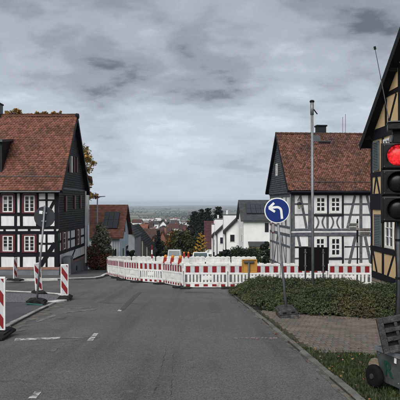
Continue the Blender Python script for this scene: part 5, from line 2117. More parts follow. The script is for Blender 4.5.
def hedge_h(x, y):
    din = y - hedge_front(x) + 0.10 * math.sin(x * 5.3) + 0.06 * math.sin(x * 12.1)
    e = min(din, 21.4 - y, (x - 1.0) * 0.8, 7.5 - x)
    if e <= 0:
        return 0
    h = 0.15
    for mx, my, rx, ry, mh in MOUNDS:
        q = 1 - ((x - mx) / (rx * 1.25)) ** 2 - ((y - my) / (ry * 1.25)) ** 2
        if q > 0:
            h = max(h, mh * min(1.0, q * 1.7) ** 0.55) if abs(h - mh) > 0.2 else max(h, mh * q ** 0.45)
    h *= 0.90 + 0.10 * math.sin(x * 3.7 + y * 2.3) + 0.09 * math.sin(x * 7.9 - y * 6.1) * math.sin(x * 2.3 + y * 9.0) + 0.06 * math.sin(x * 15 + 3 * math.sin(y * 7)) * math.sin(y * 13 + 2 * math.sin(x * 9))
    return max(0.84 * h * (1 - math.exp(-e / 0.22)), 0.02)


def build_hedge():
    # twiggy core: a lumpy sheet well below the leaf surface
    T = thing('groundcover_hedge', 'low spreading dark green hedge filling the corner bed behind the paving', 'hedge', (3.5, 16.5, gz(3.5, 16.5)))
    nx, ny = 70, 80
    V, F = [], []
    for j in range(ny + 1):
        for i in range(nx + 1):
            x = 0.9 + 6.7 * i / nx
            y = 12.6 + 9.0 * j / ny
            h = hedge_h(x, y)
            V.append((x, y, gz(x, y) + 0.03 + h * 0.70))
    for j in range(ny):
        for i in range(nx):
            a = j * (nx + 1) + i
            if min(hedge_h(0.9 + 6.7 * (i + p) / nx, 12.6 + 9.0 * (j + q) / ny) for p in (0, 1) for q in (0, 1)) > 0.0:
                F.append((a, a + 1, a + nx + 2, a + nx + 1))
    core = fast_mesh('twig_mass', np.array(V), np.array(F), mat('twig_mass', (0.022, 0.022, 0.014), 0.95, (0.012, 0.012, 0.009), 12, 5, bump=1.0, bscale=20), T, smooth=True)
    core['kind'] = 'stuff'
    C, NB, RN = [], [], []
    n = 0
    while n < 24000:
        x = random.uniform(0.95, 7.4)
        y = 12.7 + 8.7 * random.random() ** 1.5
        h = hedge_h(x, y)
        if h < 0.05:
            continue
        e = 0.05
        gx = (hedge_h(x + e, y) - hedge_h(x - e, y)) / (2 * e)
        gy = (hedge_h(x, y + e) - hedge_h(x, y - e)) / (2 * e)
        if random.random() > math.sqrt(1 + gx * gx + gy * gy) / 3.0:
            continue
        n += 1
        z = gz(x, y) + 0.03 + h * (1 - 0.22 * random.random() ** 2)
        th = random.uniform(0, 2 * math.pi)
        L = random.uniform(0.06, 0.19) * (1.7 if random.random() < 0.08 else 1.0)
        nx_, ny_ = -gx * 0.35, -gy * 0.35
        dx, dy, dz = math.cos(th) * 0.8 + nx_, math.sin(th) * 0.8 + ny_, random.uniform(0.15, 0.9)
        q = math.sqrt(dx * dx + dy * dy + dz * dz)
        dx, dy, dz = dx / q * L, dy / q * L, dz / q * L
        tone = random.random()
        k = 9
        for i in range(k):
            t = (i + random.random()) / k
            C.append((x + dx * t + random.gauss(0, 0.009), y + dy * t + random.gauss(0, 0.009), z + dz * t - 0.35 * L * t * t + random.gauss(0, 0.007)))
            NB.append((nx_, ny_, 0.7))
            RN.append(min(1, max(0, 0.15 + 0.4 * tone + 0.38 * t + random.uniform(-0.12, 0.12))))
    V, F, rn = leaf_quads(np.array(C), 0.021, np.array(NB), 1.8)
    o = fast_mesh('foliage', V, F, HEDGE, T, RN)
    o['kind'] = 'stuff'
    # arching twigs poking out
    mb = MB()
    for k in range(160):
        x = random.uniform(1.4, 6.0)
        y = hedge_front(x) + random.uniform(0.1, 3.5)
        h = hedge_h(x, y)
        if h < 0.15:
            continue
        p = Vector((x, y, gz(x, y) + h * 0.9))
        q = p + Vector((random.gauss(0, 0.08), -abs(random.gauss(0.05, 0.06)), random.uniform(0.05, 0.16)))
        mb.tube(p, q, 0.004, 0.002, 4, False)
    o = mb.build('twigs', BARK, T)
    o['kind'] = 'stuff'


build_hedge()
build_grass()

# ================================================================== trees and bushes
def crown_points(blobs, n, shell=0.55):
    """points through a set of ellipsoid clumps, denser near the surface"""
    vol = np.array([b[3] * b[4] * b[5] for b in blobs]) ** (2 / 3)
    pick = RNG.choice(len(blobs), size=n, p=vol / vol.sum())
    d = RNG.normal(size=(n, 3))
    d /= np.linalg.norm(d, axis=1, keepdims=True)
    r = (shell + (1 - shell) * RNG.random(n)) * (0.9 + 0.22 * RNG.random(n))
    B = np.array(blobs)
    return B[pick, :3] + d * B[pick, 3:] * r[:, None], d


def limb(mb, p, q, r0, r1, wob=0.05, k=4, n=7):
    p, q = Vector(p), Vector(q)
    L = (q - p).length
    pts = [p.lerp(q, i / k) + (Vector((random.gauss(0, wob), random.gauss(0, wob), random.gauss(0, wob * 0.5))) * L if 0 < i < k else Vector()) for i in range(k + 1)]
    for i in range(k):
        mb.tube(pts[i], pts[i + 1], r0 + (r1 - r0) * i / k, r0 + (r1 - r0) * (i + 1) / k, n, False)


def tree(name, label, base, h, rx, m, n=3000, leaf=0.12, trunk_h=0.3, blobs=None, nb=14, cat='tree', group=None, shell=0.35, trunk_r=None, sparse=None, extra=None, crown_name='crown', ry=None):
    base = Vector(base)
    ry = ry or rx
    T = thing(name, label, cat, base, group=group)
    tr = trunk_r or h * 0.022
    if blobs is None:
        blobs = []
        cz0 = h * trunk_h
        for k in range(nb):
            t = (k + 0.5) / nb
            zc = cz0 + (h - cz0) * (0.12 + 0.8 * t)
            wid = math.sin(math.pi * min(0.92, 0.18 + t * 0.72)) ** 0.8
            ang = k * 2.4 + random.uniform(-0.4, 0.4)
            rr = rx * wid * random.uniform(0.25, 0.72)
            s = rx * random.uniform(0.30, 0.48)
            blobs.append((rr * math.cos(ang), rr * math.sin(ang) * ry / rx, zc, s, s, s * random.uniform(0.6, 0.9)))
    mb = MB()
    top = h * (trunk_h + 0.35)
    limb(mb, base - Vector((0, 0, 0.1)), base + Vector((0, 0, top)), tr, tr * 0.45, 0.015, 5, 9)
    for b in blobs:
        c = base + Vector(b[:3])
        s = base + Vector((0, 0, min(top, max(h * trunk_h * 0.8, b[2] * 0.62))))
        limb(mb, s, c, tr * 0.4, tr * 0.08, 0.05, 3, 5)
    mb.build('trunk', BARK, T)
    C, d = crown_points([(base.x + b[0], base.y + b[1], base.z + b[2], b[3], b[4], b[5]) for b in blobs], n, shell)
    V, F, rn = leaf_quads(C, leaf, d * 0.5 + np.array([0, 0, 0.35]), 1.5)
    o = fast_mesh(crown_name, V, F, m, T, rn)
    o['kind'] = 'stuff'
    return T


def conifer(label, base, h, r, m, n=3500, leaf=0.3, group=None, taper=1.0, skirt=0.08):
    base = Vector(base)
    T = thing('conifer_tree', label, 'tree', base, group=group)
    mb = MB()
    limb(mb, base - Vector((0, 0, 0.2)), base + Vector((0, 0, h * 0.97)), h * 0.018, 0.02, 0.004, 6, 7)
    tiers = 16
    C = []
    for k in range(tiers):
        t = k / (tiers - 1)
        z = h * (skirt + (0.96 - skirt) * t)
        rad = r * (1 - t) ** taper + r * 0.05
        arms = 9
        for a in range(arms):
            th = 2 * math.pi * a / arms + k * 0.8 + random.uniform(-0.3, 0.3)
            ln = rad * random.uniform(0.65, 1.15)
            tip = base + Vector((math.cos(th) * ln, math.sin(th) * ln, z - ln * 0.28))
            st = base + Vector((0, 0, z))
            mb.tube(st, tip, 0.03 + h * 0.002, 0.01, 4, False)
            for q in range(max(2, int(n / (tiers * arms) * (0.5 + 1.2 * (1 - t))))):
                u = random.random() ** 0.7
                p = st.lerp(tip, u)
                s = 0.10 * r + 0.16 * ln * (1 - u * 0.6)
                C.append((p.x + random.gauss(0, s), p.y + random.gauss(0, s), p.z + random.gauss(0, s * 0.5)))
    mb.build('trunk', BARK, T)
    V, F, rn = leaf_quads(np.array(C), leaf, np.array([0, 0, 0.5]), 1.8)
    o = fast_mesh('crown', V, F, m, T, rn)
    o['kind'] = 'stuff'
    return T


def build_near_plants():
    # tall yellowing tree behind the left house
    d = 56.0
    b = P(52, 270, d)
    gz0 = gz(b.x, d)
    blobs = []
    for px, py, s in ((24, 121, 6), (36, 122, 7), (46, 122, 6), (58, 122, 5), (70, 131, 8), (80, 150, 9), (86, 158, 6), (88, 170, 7), (86, 185, 7), (89, 196, 6), (60, 150, 16), (40, 150, 16), (22, 150, 14), (10, 130, 10), (93, 196, 4), (92, 163, 4)) + tuple((q, 116.5 - 5.5 * abs(math.sin(q * 0.21 + 0.5)) * random.uniform(0.1, 0.9), random.uniform(1.4, 3.4)) for q in np.linspace(7, 63, 40)):
        p = P(px, py, d)
        r = s * d / FPX
        blobs.append((p.x - b.x, random.uniform(-1.5, 1.5), p.z - gz0, r, r, r * 0.8))
    tree('autumn_tree', 'tall yellow-brown autumn tree behind the black and white house', (b.x, d, gz0), 16.5, 5, LYEL, 13000, 0.15, 0.4, blobs, shell=0.05, trunk_r=0.3)
    # red and green bush by the street lamp
    d = 40.0
    c = P(100.5, 250, d)
    g0 = gz(c.x, d) + 0.05
    T = tree('shrub', 'tall green and red-leaved shrub with pale blossom beside the slate gable', (c.x, d, g0), 3.4, 0.85, LBUSH, 6500, 0.085, 0.05,
             [(0, 0, 0.55, 0.8, 0.8, 0.6), (-0.3, -0.1, 1.2, 0.62, 0.6, 0.6), (0.3, 0, 1.35, 0.6, 0.6, 0.6), (0.0, 0, 2.0, 0.66, 0.6, 0.6), (0.1, 0, 2.6, 0.5, 0.5, 0.5), (-0.05, 0, 3.05, 0.32, 0.32, 0.35), (0.45, 0, 2.1, 0.32, 0.32, 0.4), (-0.5, 0, 0.6, 0.4, 0.4, 0.5), (0.6, 0, 0.7, 0.4, 0.4, 0.6)], cat='shrub', shell=0.5, trunk_r=0.05, crown_name='green_foliage')
    C, dd = crown_points([(c.x, d - 0.1, g0 + 0.7, 0.9, 0.8, 0.75), (c.x - 0.35, d - 0.2, g0 + 1.3, 0.6, 0.5, 0.7), (c.x - 0.1, d - 0.2, g0 + 0.5, 0.85, 0.7, 0.5)], 2600, 0.7)
    V, F, rn = leaf_quads(C, 0.085, dd * 0.5, 1.5)
    o = fast_mesh('red_foliage', V, F, LRED, T, rn)
    o['kind'] = 'stuff'
    C, dd = crown_points([(c.x + 0.05, d - 0.1, g0 + 2.2, 0.62, 0.6, 0.75), (c.x + 0.2, d - 0.1, g0 + 2.7, 0.45, 0.4, 0.5)], 900, 0.9)
    V, F, rn = leaf_quads(C, 0.085, dd * 0.5, 1.2)
    o = fast_mesh('blossom', V, F, LPALE, T, rn)
    o['kind'] = 'stuff'
    # street lamp with flat head
    d = 41.5
    x = P(97.4, 220, d).x
    T = thing('street_lamp', 'slim street lamp with flat head beside the red-leaved shrub', 'street lamp', (x, d, gz(x, d)))
    zt = P(97.4, 198, d).z
    MB().tube((x, d, gz(x, d) - 0.1), (x, d, zt), 0.06, 0.045, 10).build('pole', GALV, T, smooth=True)
    MB().tube((x, d, zt - 0.02), (x + 0.2, d, zt + 0.09), 0.035, n=8).build('arm', GALVD, T)
    MB().hexa([(x + 0.1, d - 0.1, zt + 0.05), (x + 0.6, d - 0.09, zt + 0.10), (x + 0.6, d + 0.09, zt + 0.10), (x + 0.1, d + 0.1, zt + 0.05), (x + 0.12, d - 0.07, zt + 0.13), (x + 0.56, d - 0.06, zt + 0.15), (x + 0.56, d + 0.06, zt + 0.15), (x + 0.12, d + 0.07, zt + 0.13)]).build('lamp_head', GALVD, T, bevel=0.01)


build_near_plants()

# ================================================================== houses beyond
def stock(name, c, k=0.8, rough=0.85, rnd=0.0, scale=1.0):
    return mat(name, c, rough, tuple(x * k for x in c), scale, 5, rnd=rnd)


W1 = stock('white_wall_far', (0.80, 0.80, 0.80), 0.9)
W2 = stock('cream_wall_far', (0.58, 0.53, 0.44))
W3 = stock('blue_wall_far', (0.50, 0.57, 0.64))
W4 = stock('grey_wall_far', (0.27, 0.28, 0.30))
W5 = stock('brick_wall_far', (0.27, 0.12, 0.085))
RT_RED = stock('red_roof_far', (0.125, 0.048, 0.036), 0.7, rnd=0.3)
RT_BRN = stock('brown_roof_far', (0.075, 0.042, 0.036), 0.7, rnd=0.25)
RT_ORG = stock('orange_roof_far', (0.20, 0.078, 0.05), 0.75, rnd=0.3)
RT_GRY = stock('grey_roof_far', (0.060, 0.064, 0.072), 0.75, rnd=0.2)
RT_DRK = stock('dark_roof_far', (0.026, 0.025, 0.026), 0.75, rnd=0.2)


def house(label, x0, x1, y0, depth, zeave, zridge, wallm, roofm, axis='x', tiles=0.0, ov=0.3, wins=(), side_wins=0, chimney=None, name='house', group=None, zbase=None, yaw=0.0):
    """gabled house: axis 'x' ridge parallel to the picture, 'y' ridge running away"""
    cx, cy = (x0 + x1) / 2, y0 + depth / 2
    g = gz(cx, cy) if zbase is None else zbase
    T = thing(name, label, 'house', (cx, cy, g), (0, 0, yaw), group)
    hx, hy = (x1 - x0) / 2, depth / 2
    zb = min(gz(0, y0 + depth), g) - g - 0.6
    ze, zr = zeave - g, zridge - g
    if axis == 'x':
        pent = [(-hx, -hy, zb), (-hx, -hy, ze), (-hx, 0, zr - 0.06), (-hx, hy, ze), (-hx, hy, zb)]
        MB().prism(pent, (2 * hx, 0, 0)).build('wall', wallm, T, local=True)
        sl = (zr - ze) / hy
        rf = MB()
        for s in (-1, 1):
            e = (s * (hy + ov), ze - sl * ov)
            rf.prism([(-hx - ov, y, z) for y, z in ((0, zr + 0.1), (e[0], e[1] + 0.1), (e[0], e[1] - 0.05), (0, zr - 0.08))], (2 * hx + 2 * ov, 0, 0))
        roof = rf.build('roof', roofm, T, local=True)
        org, u, v, L, vl = Vector((-hx - ov, -hy - ov, ze - sl * ov + 0.1)), Vector((1, 0, 0)), Vector((0, hy + ov, zr - ze + sl * ov)), 2 * hx + 2 * ov, None
    else:
        pent = [(-hx, -hy, zb), (-hx, -hy, ze), (0, -hy, zr - 0.06), (hx, -hy, ze), (hx, -hy, zb)]
        MB().prism(pent, (0, 2 * hy, 0)).build('wall', wallm, T, local=True)
        sl = (zr - ze) / hx
        rf = MB()
        for s in (-1, 1):
            e = (s * (hx + ov), ze - sl * ov)
            rf.prism([(x, -hy - ov, z) for x, z in ((0, zr + 0.1), (e[0], e[1] + 0.1), (e[0], e[1] - 0.05), (0, zr - 0.08))], (0, 2 * hy + 2 * ov, 0))
        roof = rf.build('roof', roofm, T, local=True)
    if tiles:
        if axis == 'x':
            vl = v.length
            sets = [(org, u, v / vl, u.cross(v / vl), L, vl)]
        else:
            v1 = Vector((hx + ov, 0, zr - ze + sl * ov))
            v2 = Vector((-hx - ov, 0, zr - ze + sl * ov))
            L = 2 * hy + 2 * ov
            sets = [(Vector((-hx - ov, hy + ov, ze - sl * ov + 0.1)), Vector((0, -1, 0)), v1.normalized(), Vector((0, -1, 0)).cross(v1.normalized()), L, v1.length),
                    (Vector((hx + ov, -hy - ov, ze - sl * ov + 0.1)), Vector((0, 1, 0)), v2.normalized(), Vector((0, 1, 0)).cross(v2.normalized()), L, v2.length)]
        rot = Matrix.Rotation(yaw, 3, 'Z')
        off = Vector((cx, cy, g))
        for (o_, u_, v_, n_, L_, vl_) in sets:
            ob = shingles(T, 'roof_tiles', rot @ o_ + off, rot @ u_, rot @ v_, rot @ n_, L_, vl_, tiles, tiles * 0.9, roofm, lift=0.05)
            ob.parent = roof
    for (face, a, zc, w, h) in wins:
        if face == 'f':
            FR = Frame((0, -hy, 0), (1, 0, 0), (0, -1, 0))
        elif face == 'r':
            FR = Frame((hx, 0, 0), (0, 1, 0), (1, 0, 0))
        else:
            FR = Frame((-hx, 0, 0), (0, -1, 0), (-1, 0, 0))
        wd = MB().wbox(FR, a - w / 2, a + w / 2, zc - h / 2, zc + h / 2, -0.03, 0.05).build('window', WFRAME, T, local=True)
        p = MB().wbox(FR, a - w / 2 + 0.09, a - 0.03, zc - h / 2 + 0.09, zc + h / 2 - 0.09, 0.03, 0.058).wbox(FR, a + 0.03, a + w / 2 - 0.09, zc - h / 2 + 0.09, zc + h / 2 - 0.09, 0.03, 0.058).build('pane', GLASS, T, local=True)
        p.parent = wd
    if chimney:
        ax, ay, w, hh = chimney
        ch = MB().b2(ax - w / 2, ax + w / 2, ay - w / 2, ay + w / 2, zr - 1.2, zr + hh).build('chimney', W5, T, local=True)
    return T, roof


def solar(T, roof, F, a0, a1, b0, b1, nx, ny):
    for i in range(nx):
        for j in range(ny):
            u0, u1 = a0 + (a1 - a0) * i / nx, a0 + (a1 - a0) * (i + 1) / nx
            v0, v1 = b0 + (b1 - b0) * j / ny, b0 + (b1 - b0) * (j + 1) / ny
            o = MB().wbox(F, u0 + 0.02, u1 - 0.02, v0 + 0.02, v1 - 0.02, 0.16, 0.22).build('solar_panel', SOLAR, T)
            o.parent = roof
            q = MB().wbox(F, u0 + 0.02, u1 - 0.02, v0 + 0.02, v0 + 0.05, 0.10, 0.225).wbox(F, u0 + 0.02, u0 + 0.05, v0 + 0.05, v1 - 0.02, 0.10, 0.225).build('panel_edge', RIM, T)
            q.parent = roof


def build_far_houses():
    # -- white neighbour behind the left house: its right wall shows as a pale strip
    d = 40.2
    xr = P(87.8, 200, d).x
    yw = R(10.5)
    off = Matrix.Rotation(yw, 3, 'Z') @ Vector((3.5, -4.5, 0))
    cxh, cyh = xr - off.x, d - off.y
    house('white house tucked behind the slate gable, only its corner and eave showing', cxh - 3.5, cxh + 3.5, cyh - 4.5, 9, P(0, 177, d).z, P(0, 160, d + 2).z + 0.2, W1, RT_RED, 'y', 0.35, 0.28, yaw=yw, wins=[('r', -2.5, 4.2, 0.9, 1.2), ('r', 1.5, 4.2, 0.9, 1.2), ('r', -2.5, 1.4, 0.9, 1.2)])
    # -- red roof with solar panels, pale blue gable
    d = 60.0
    x1 = P(119.6, 240, d).x
    ze, zr = P(0, 234.5, d).z, P(0, 205.5, d + 3.8).z
    T, roof = house('pale blue house with red-brown roof carrying dark solar panels', x1 - 7.5, x1, d, 7.4, ze, zr, W3, RT_RED, 'x', 0.3, 0.45,
                    wins=[('f', 3.0, 1.5, 0.8, 1.5), ('f', 1.6, 1.5, 0.8, 1.5), ('r', -1.2, 1.6, 0.9, 1.3), ('r', 1.4, 1.6, 0.9, 1.3), ('r', 0.2, 4.2, 0.8, 0.9)])
    sl = (zr - ze) / 3.7
    vdir = Vector((0, 1, sl)).normalized()
    FR = Frame((0, d - 0.45, ze - sl * 0.45 + 0.1), (1, 0, 0), Vector((0, -vdir.z, vdir.y)), vdir)
    a0, b0 = FR.px(102, 229.5)
    a1, b1 = FR.px(120.2, 213)
    solar(T, roof, FR, a0, a1, b0, b1, 3, 2)
    # timber corner boards on the blue wall
    F = Frame((0, d, 0), (1, 0, 0), (0, -1, 0))
    for px in (113.2, 115.6, 118.0):
        a, b = F.px(px, 262)
        MB().wbox(F, a - 0.08, a + 0.08, gz(0, d), ze - 0.1, 0, 0.05).build('board', W4, T)
    # -- dark grey slate-hung house behind
    d = 76
    x1 = P(134.6, 240, d).x
    house('slate grey narrow house with white ground floor behind the blue house', x1 - 6.5, x1, d, 8, P(0, 236, d).z, P(0, 214, d).z, W4, RT_GRY, 'y', 0.4, 0.25, wins=[('f', 1.6, 1.7, 1.0, 1.2), ('f', 0, 4.2, 0.8, 0.9)])
    # -- dark barn with long sloping verge
    d = 95
    x0, x1 = P(128, 240, d).x, P(151, 240, d).x
    T, rf = house('dark timber barn with a long roof slope falling to the right', x0 - 3, x1 + 0.2, d, 11, P(0, 252, d).z, P(0, 226.5, d).z, mat('barn_boards', (0.04, 0.036, 0.034), 0.85, (0.022, 0.02, 0.02), 3, 5, stretch=(3, 3, 0.2)), RT_DRK, 'y', 0.45, 0.35)
    F = Frame((0, d, 0), (1, 0, 0), (0, -1, 0))
    for px, top in ((137, 234), (142.5, 241), (147, 247)):
        a, b = F.px(px, 262)
        _, tt = F.px(px, top)
        MB().wbox(F, a - 0.1, a + 0.1, b, tt, 0, 0.08).build('post', OLDWOOD, T)
    # pale verge board
    # -- white house with grey roof and panels
    d = 74.0
    x0 = P(243.6, 240, d).x
    ze, zr = P(0, 219.5, d).z, P(0, 200.6, d + 4.6).z
    T, roof = house('large white house with grey roof, solar panels and lean-to canopy', x0, x0 + 12, d, 9.2, ze, zr, W1, RT_GRY, 'x', 0.3, 0.4,
                    wins=[('l', 2.2, 4.3, 1.1, 1.9), ('l', -0.6, 4.3, 1.0, 1.9), ('l', 2.4, 1.4, 1.1, 1.5), ('l', -0.4, 1.2, 1.0, 1.3), ('f', 3.4, 4.2, 1.0, 1.3)])
    sl = (zr - ze) / 4.6
    vdir = Vector((0, 1, sl)).normalized()
    FR = Frame((0, d - 0.4, ze - sl * 0.4 + 0.1), (1, 0, 0), Vector((0, -vdir.z, vdir.y)), vdir)
    a0, b0 = FR.px(246.5, 214.6)
    a1, b1 = FR.px(274, 205)
    solar(T, roof, FR, a0, a1, b0, b1, 6, 2)
    # dark tall window and canopy on the facing wall
    F = Frame((0, d, 0), (1, 0, 0), (0, -1, 0))
    a0, b0 = F.px(264.8, 232)
    a1, b1 = F.px(268.6, 223)
    w = MB().wbox(F, a0, a1, b0, b1, -0.03, 0.05).build('window', GLASS, T)
    a0, b0 = F.px(248, 245.6)
    a1, b1 = F.px(268, 241.5)
    cn = MB().prism([F.at(a0, b1, 0), F.at(a0, b0 + 0.05, 1.6), F.at(a0, b0 - 0.08, 1.6), F.at(a0, b1 - 0.15, 0)], F.u * (a1 - a0)).build('canopy', RT_GRY, T)
    o = MB().wbox(F, a0, a1, b0 - 0.22, b0 - 0.08, 1.50, 1.58).build('canopy_fascia', CORTEN, T)
    o.parent = cn
    # sloping white garden wall
    WT = thing('garden_wall', 'sloping white garden wall below the large white house', 'wall', (P(262, 262, 62).x, 62, gz(0, 62)))
    a, b = P(257.5, 250.5, 62), P(270, 260, 62)
    MB().prism([(a.x, 62, gz(0, 62) - 0.5), (b.x + 1, 62, gz(0, 62) - 0.5), (b.x + 1, 62, b.z - 0.1), (b.x, 62, b.z), (a.x, 62, a.z)], (0, 0.3, 0)).build('wall_body', W1, WT)
    MB().prism([(a.x - 0.06, 61.95, a.z), (b.x + 0.06, 61.95, b.z), (b.x + 0.06, 61.95, b.z + 0.12), (a.x - 0.06, 61.95, a.z + 0.12)], (0, 0.4, 0)).build('coping', RT_GRY, WT)
    # -- stepped white terrace: tall party walls with a mono-pitch wing in front of each
    ords = ['nearest', 'middle', 'farthest']
    for k, (pl, pr, pe, pt_, fl, fr, ft, d) in enumerate(((226, 237.5, 232, 220.5, 223.8, 233, 215.2, 84.0), (217.2, 226, 233.5, 225, 215.0, 222.6, 219.4, 95.0), (213.4, 218, 236, 230.5, 211.8, 217, 224.5, 106.0))):
        x0, x1 = P(pl, 230, d).x, P(pr, 230, d).x
        ze, zt = P(0, pe, d).z, P(0, pt_, d).z
        f0, f1, zf = P(fl, 230, d + 3).x, P(fr, 230, d + 3).x, P(0, ft, d + 3).z
        g = gz(x0, d)
        T = thing('terrace_house', 'white terrace house with dark mono-pitch roof, %s of the stepped three' % ords[k], 'house', ((x0 + x1) / 2, d + 3, g), group='stepped white terrace houses')
        xr = x1 + 3.5
        sl = (zt - ze) / (x1 - x0)
        MB().prism([(x0, d, g - 1.5), (xr, d, g - 1.5), (xr, d, zt), (x1, d, zt), (x0, d, ze)], (0, 3.0, 0)).build('wing', W1, T)
        MB().prism([(x0 - 0.35, d - 0.25, ze - 0.35 * sl + 0.02), (x1, d - 0.25, zt + 0.02), (x1, d - 0.25, zt + 0.42), (x0 - 0.35, d - 0.25, ze - 0.35 * sl + 0.42)], (0, 3.2, 0)).build('roof', RT_DRK, T)
        MB().b2(f0, xr, d + 3.0, d + 6.5, g - 1.5, zf).build('party_wall', W1, T)
        MB().b2(f0 - 0.06, xr + 0.05, d + 2.95, d + 6.55, zf, zf + 0.12).build('wall_cap', GALVD, T)
        MB().tube((f0 + 0.6, d + 4.5, zf + 0.1), (f0 + 0.6, d + 4.5, zf + 0.75), 0.16, n=8).build('vent_pipe', W1, T)
        MB().tube((x0 - 0.05, d - 0.08, g), (x0 - 0.05, d - 0.08, ze - 0.1), 0.07, n=6).build('downpipe', RIM, T)
        F = Frame((0, d, 0), (1, 0, 0), (0, -1, 0))
        for (a, zc, w, h) in ((x0 + (x1 - x0) * 0.45, g + 1.5, 0.9, 1.3), (x0 + (x1 - x0) * 0.55, g + 3.9, 0.8, 1.2), (x1 - 0.1, g + 1.5, 0.8, 1.3)):
            if zc + h / 2 > ze:
                continue
            wd = MB().wbox(F, a - w / 2, a + w / 2, zc - h / 2, zc + h / 2, -0.03, 0.05).build('window', WFRAME, T)
            p = MB().wbox(F, a - w / 2 + 0.08, a + w / 2 - 0.08, zc - h / 2 + 0.08, zc + h / 2 - 0.08, 0.0, 0.058).build('pane', GLASS, T)
            p.parent = wd
        FL = Frame((x0, 0, 0), (0, -1, 0), (-1, 0, 0))
        wd = MB().wbox(FL, -d - 2.1, -d - 0.9, g + 0.9, g + 2.2, -0.03, 0.05).build('window', WFRAME, T)
        p = MB().wbox(FL, -d - 2.0, -d - 1.0, g + 1.0, g + 2.1, 0.0, 0.058).build('pane', GLASS, T)
        p.parent = wd
    # -- brown-roofed house
    d = 112
    x0, x1 = P(205.4, 240, d).x, P(219, 240, d).x
    house('house with a steep dark red-brown roof left of the white terrace', x0, x1, d, 8, P(0, 247, d).z, P(0, 222, d + 4).z, W1, mat('maroon_roof_far', (0.085, 0.030, 0.028), 0.8, (0.055, 0.02, 0.02), 2, 4, rnd=0.25), 'x', 0.4, 0.25, wins=[('f', -0.4, 1.5, 0.8, 1.4)])


build_far_houses()


def build_village():
    """roofs stepping down the hill between the road's two sides, then the town on the plain"""
    spec = [
        # px0, px1, py_eave, py_ridge, d, wall, roof, axis, label
        (134, 146, 231, 224.5, 165, W2, RT_ORG, 'x', 'small house with bright orange roof above the barn'),
        (143, 157, 240, 229, 140, W2, RT_BRN, 'x', 'broad brown-roofed house right of the barn'),
        (149, 158, 246, 236, 125, W5, RT_BRN, 'y', 'brick house with brown gable low beside the barn'),
        (157, 167, 242, 231, 135, W5, RT_ORG, 'y', 'red brick gabled house in the middle of the village'),
        (160, 170, 233, 227, 200, W1, RT_BRN, 'x', 'brown-roofed white house behind the brick gable'),
        (164, 174, 247, 238, 118, W1, RT_RED, 'y', 'white gabled house with red roof beside the autumn tree'),
        (144, 152, 227, 222.5, 235, W2, RT_BRN, 'x', 'cream house with brown roof far down the hill on the left'),
        (168, 178, 228, 224, 250, W1, RT_RED, 'x', 'white house with red roof far down behind the autumn tree'),
        (176, 186, 229, 225, 265, W2, RT_BRN, 'x', 'cream house with brown roof left of the dark conifers'),
        (184, 193, 233, 227, 190, W1, RT_RED, 'x', 'white house with red roof directly left of the conifers'),
        (132, 141, 222.5, 219.5, 330, W1, RT_RED, 'x', 'little white house with red roof just above the barn ridge'),
        (150, 158, 224, 221, 345, W1, RT_GRY, 'x', 'little white house with grey roof in the lower village'),
        (160, 166, 224.5, 221, 360, W1, RT_BRN, 'y', 'little white house gable-on in the lower village'),
        (171, 178, 224, 220.6, 380, W2, RT_GRY, 'x', 'little cream house with grey roof in the lower village'),
        (183, 190, 225.5, 221.5, 330, W1, RT_RED, 'y', 'little white gable house in front of the far conifers'),
    ]
    for (p0, p1, pe, pr, d, wm, rm, ax, lab) in spec:
        x0, x1 = P(p0, 240, d).x, P(p1, 240, d).x
        g = gz(0, d)
        w = x1 - x0
        ze, zr = P(0, pe, d).z, P(0, pr, d + (4 if ax == 'x' else 0)).z
        n = max(2, int(w / 2.4))
        wins = []
        zc = (ze - g) - 1.3
        while zc > 0.8 and len(wins) < 9:
            for i in range(n):
                wins.append(('f', (i + 0.5) * w / n - w / 2, zc, 1.0, 1.25))
            zc -= 2.8
        house(lab, x0, x1, d, 8.5, ze, zr, wm, rm, ax, 0.5 if d < 220 else 0.0, 0.35, wins=wins, chimney=(w * 0.2, 0.6, 0.45, 0.5), group='roofs of the village down the hill')
    # distant town: pale blocks and red roofs on the plain
    for k in range(46):
        d = random.uniform(1350, 2300)
        px = random.choice([random.uniform(128, 200), random.uniform(140, 186)])
        x = P(px, 220, d).x
        g = gz(x, d)
        w, dp, h = random.uniform(9, 26), random.uniform(9, 14), random.uniform(4.5, 8)
        house('tiny pale house of the distant town on the plain', x - w / 2, x + w / 2, d, dp, g + h, g + h + random.uniform(2, 4), random.choice([W1, W1, W1, W2]), random.choice([RT_RED, RT_BRN, RT_GRY, RT_ORG]), random.choice('xxy'), name='distant_house', group='houses of the distant town')


build_village()


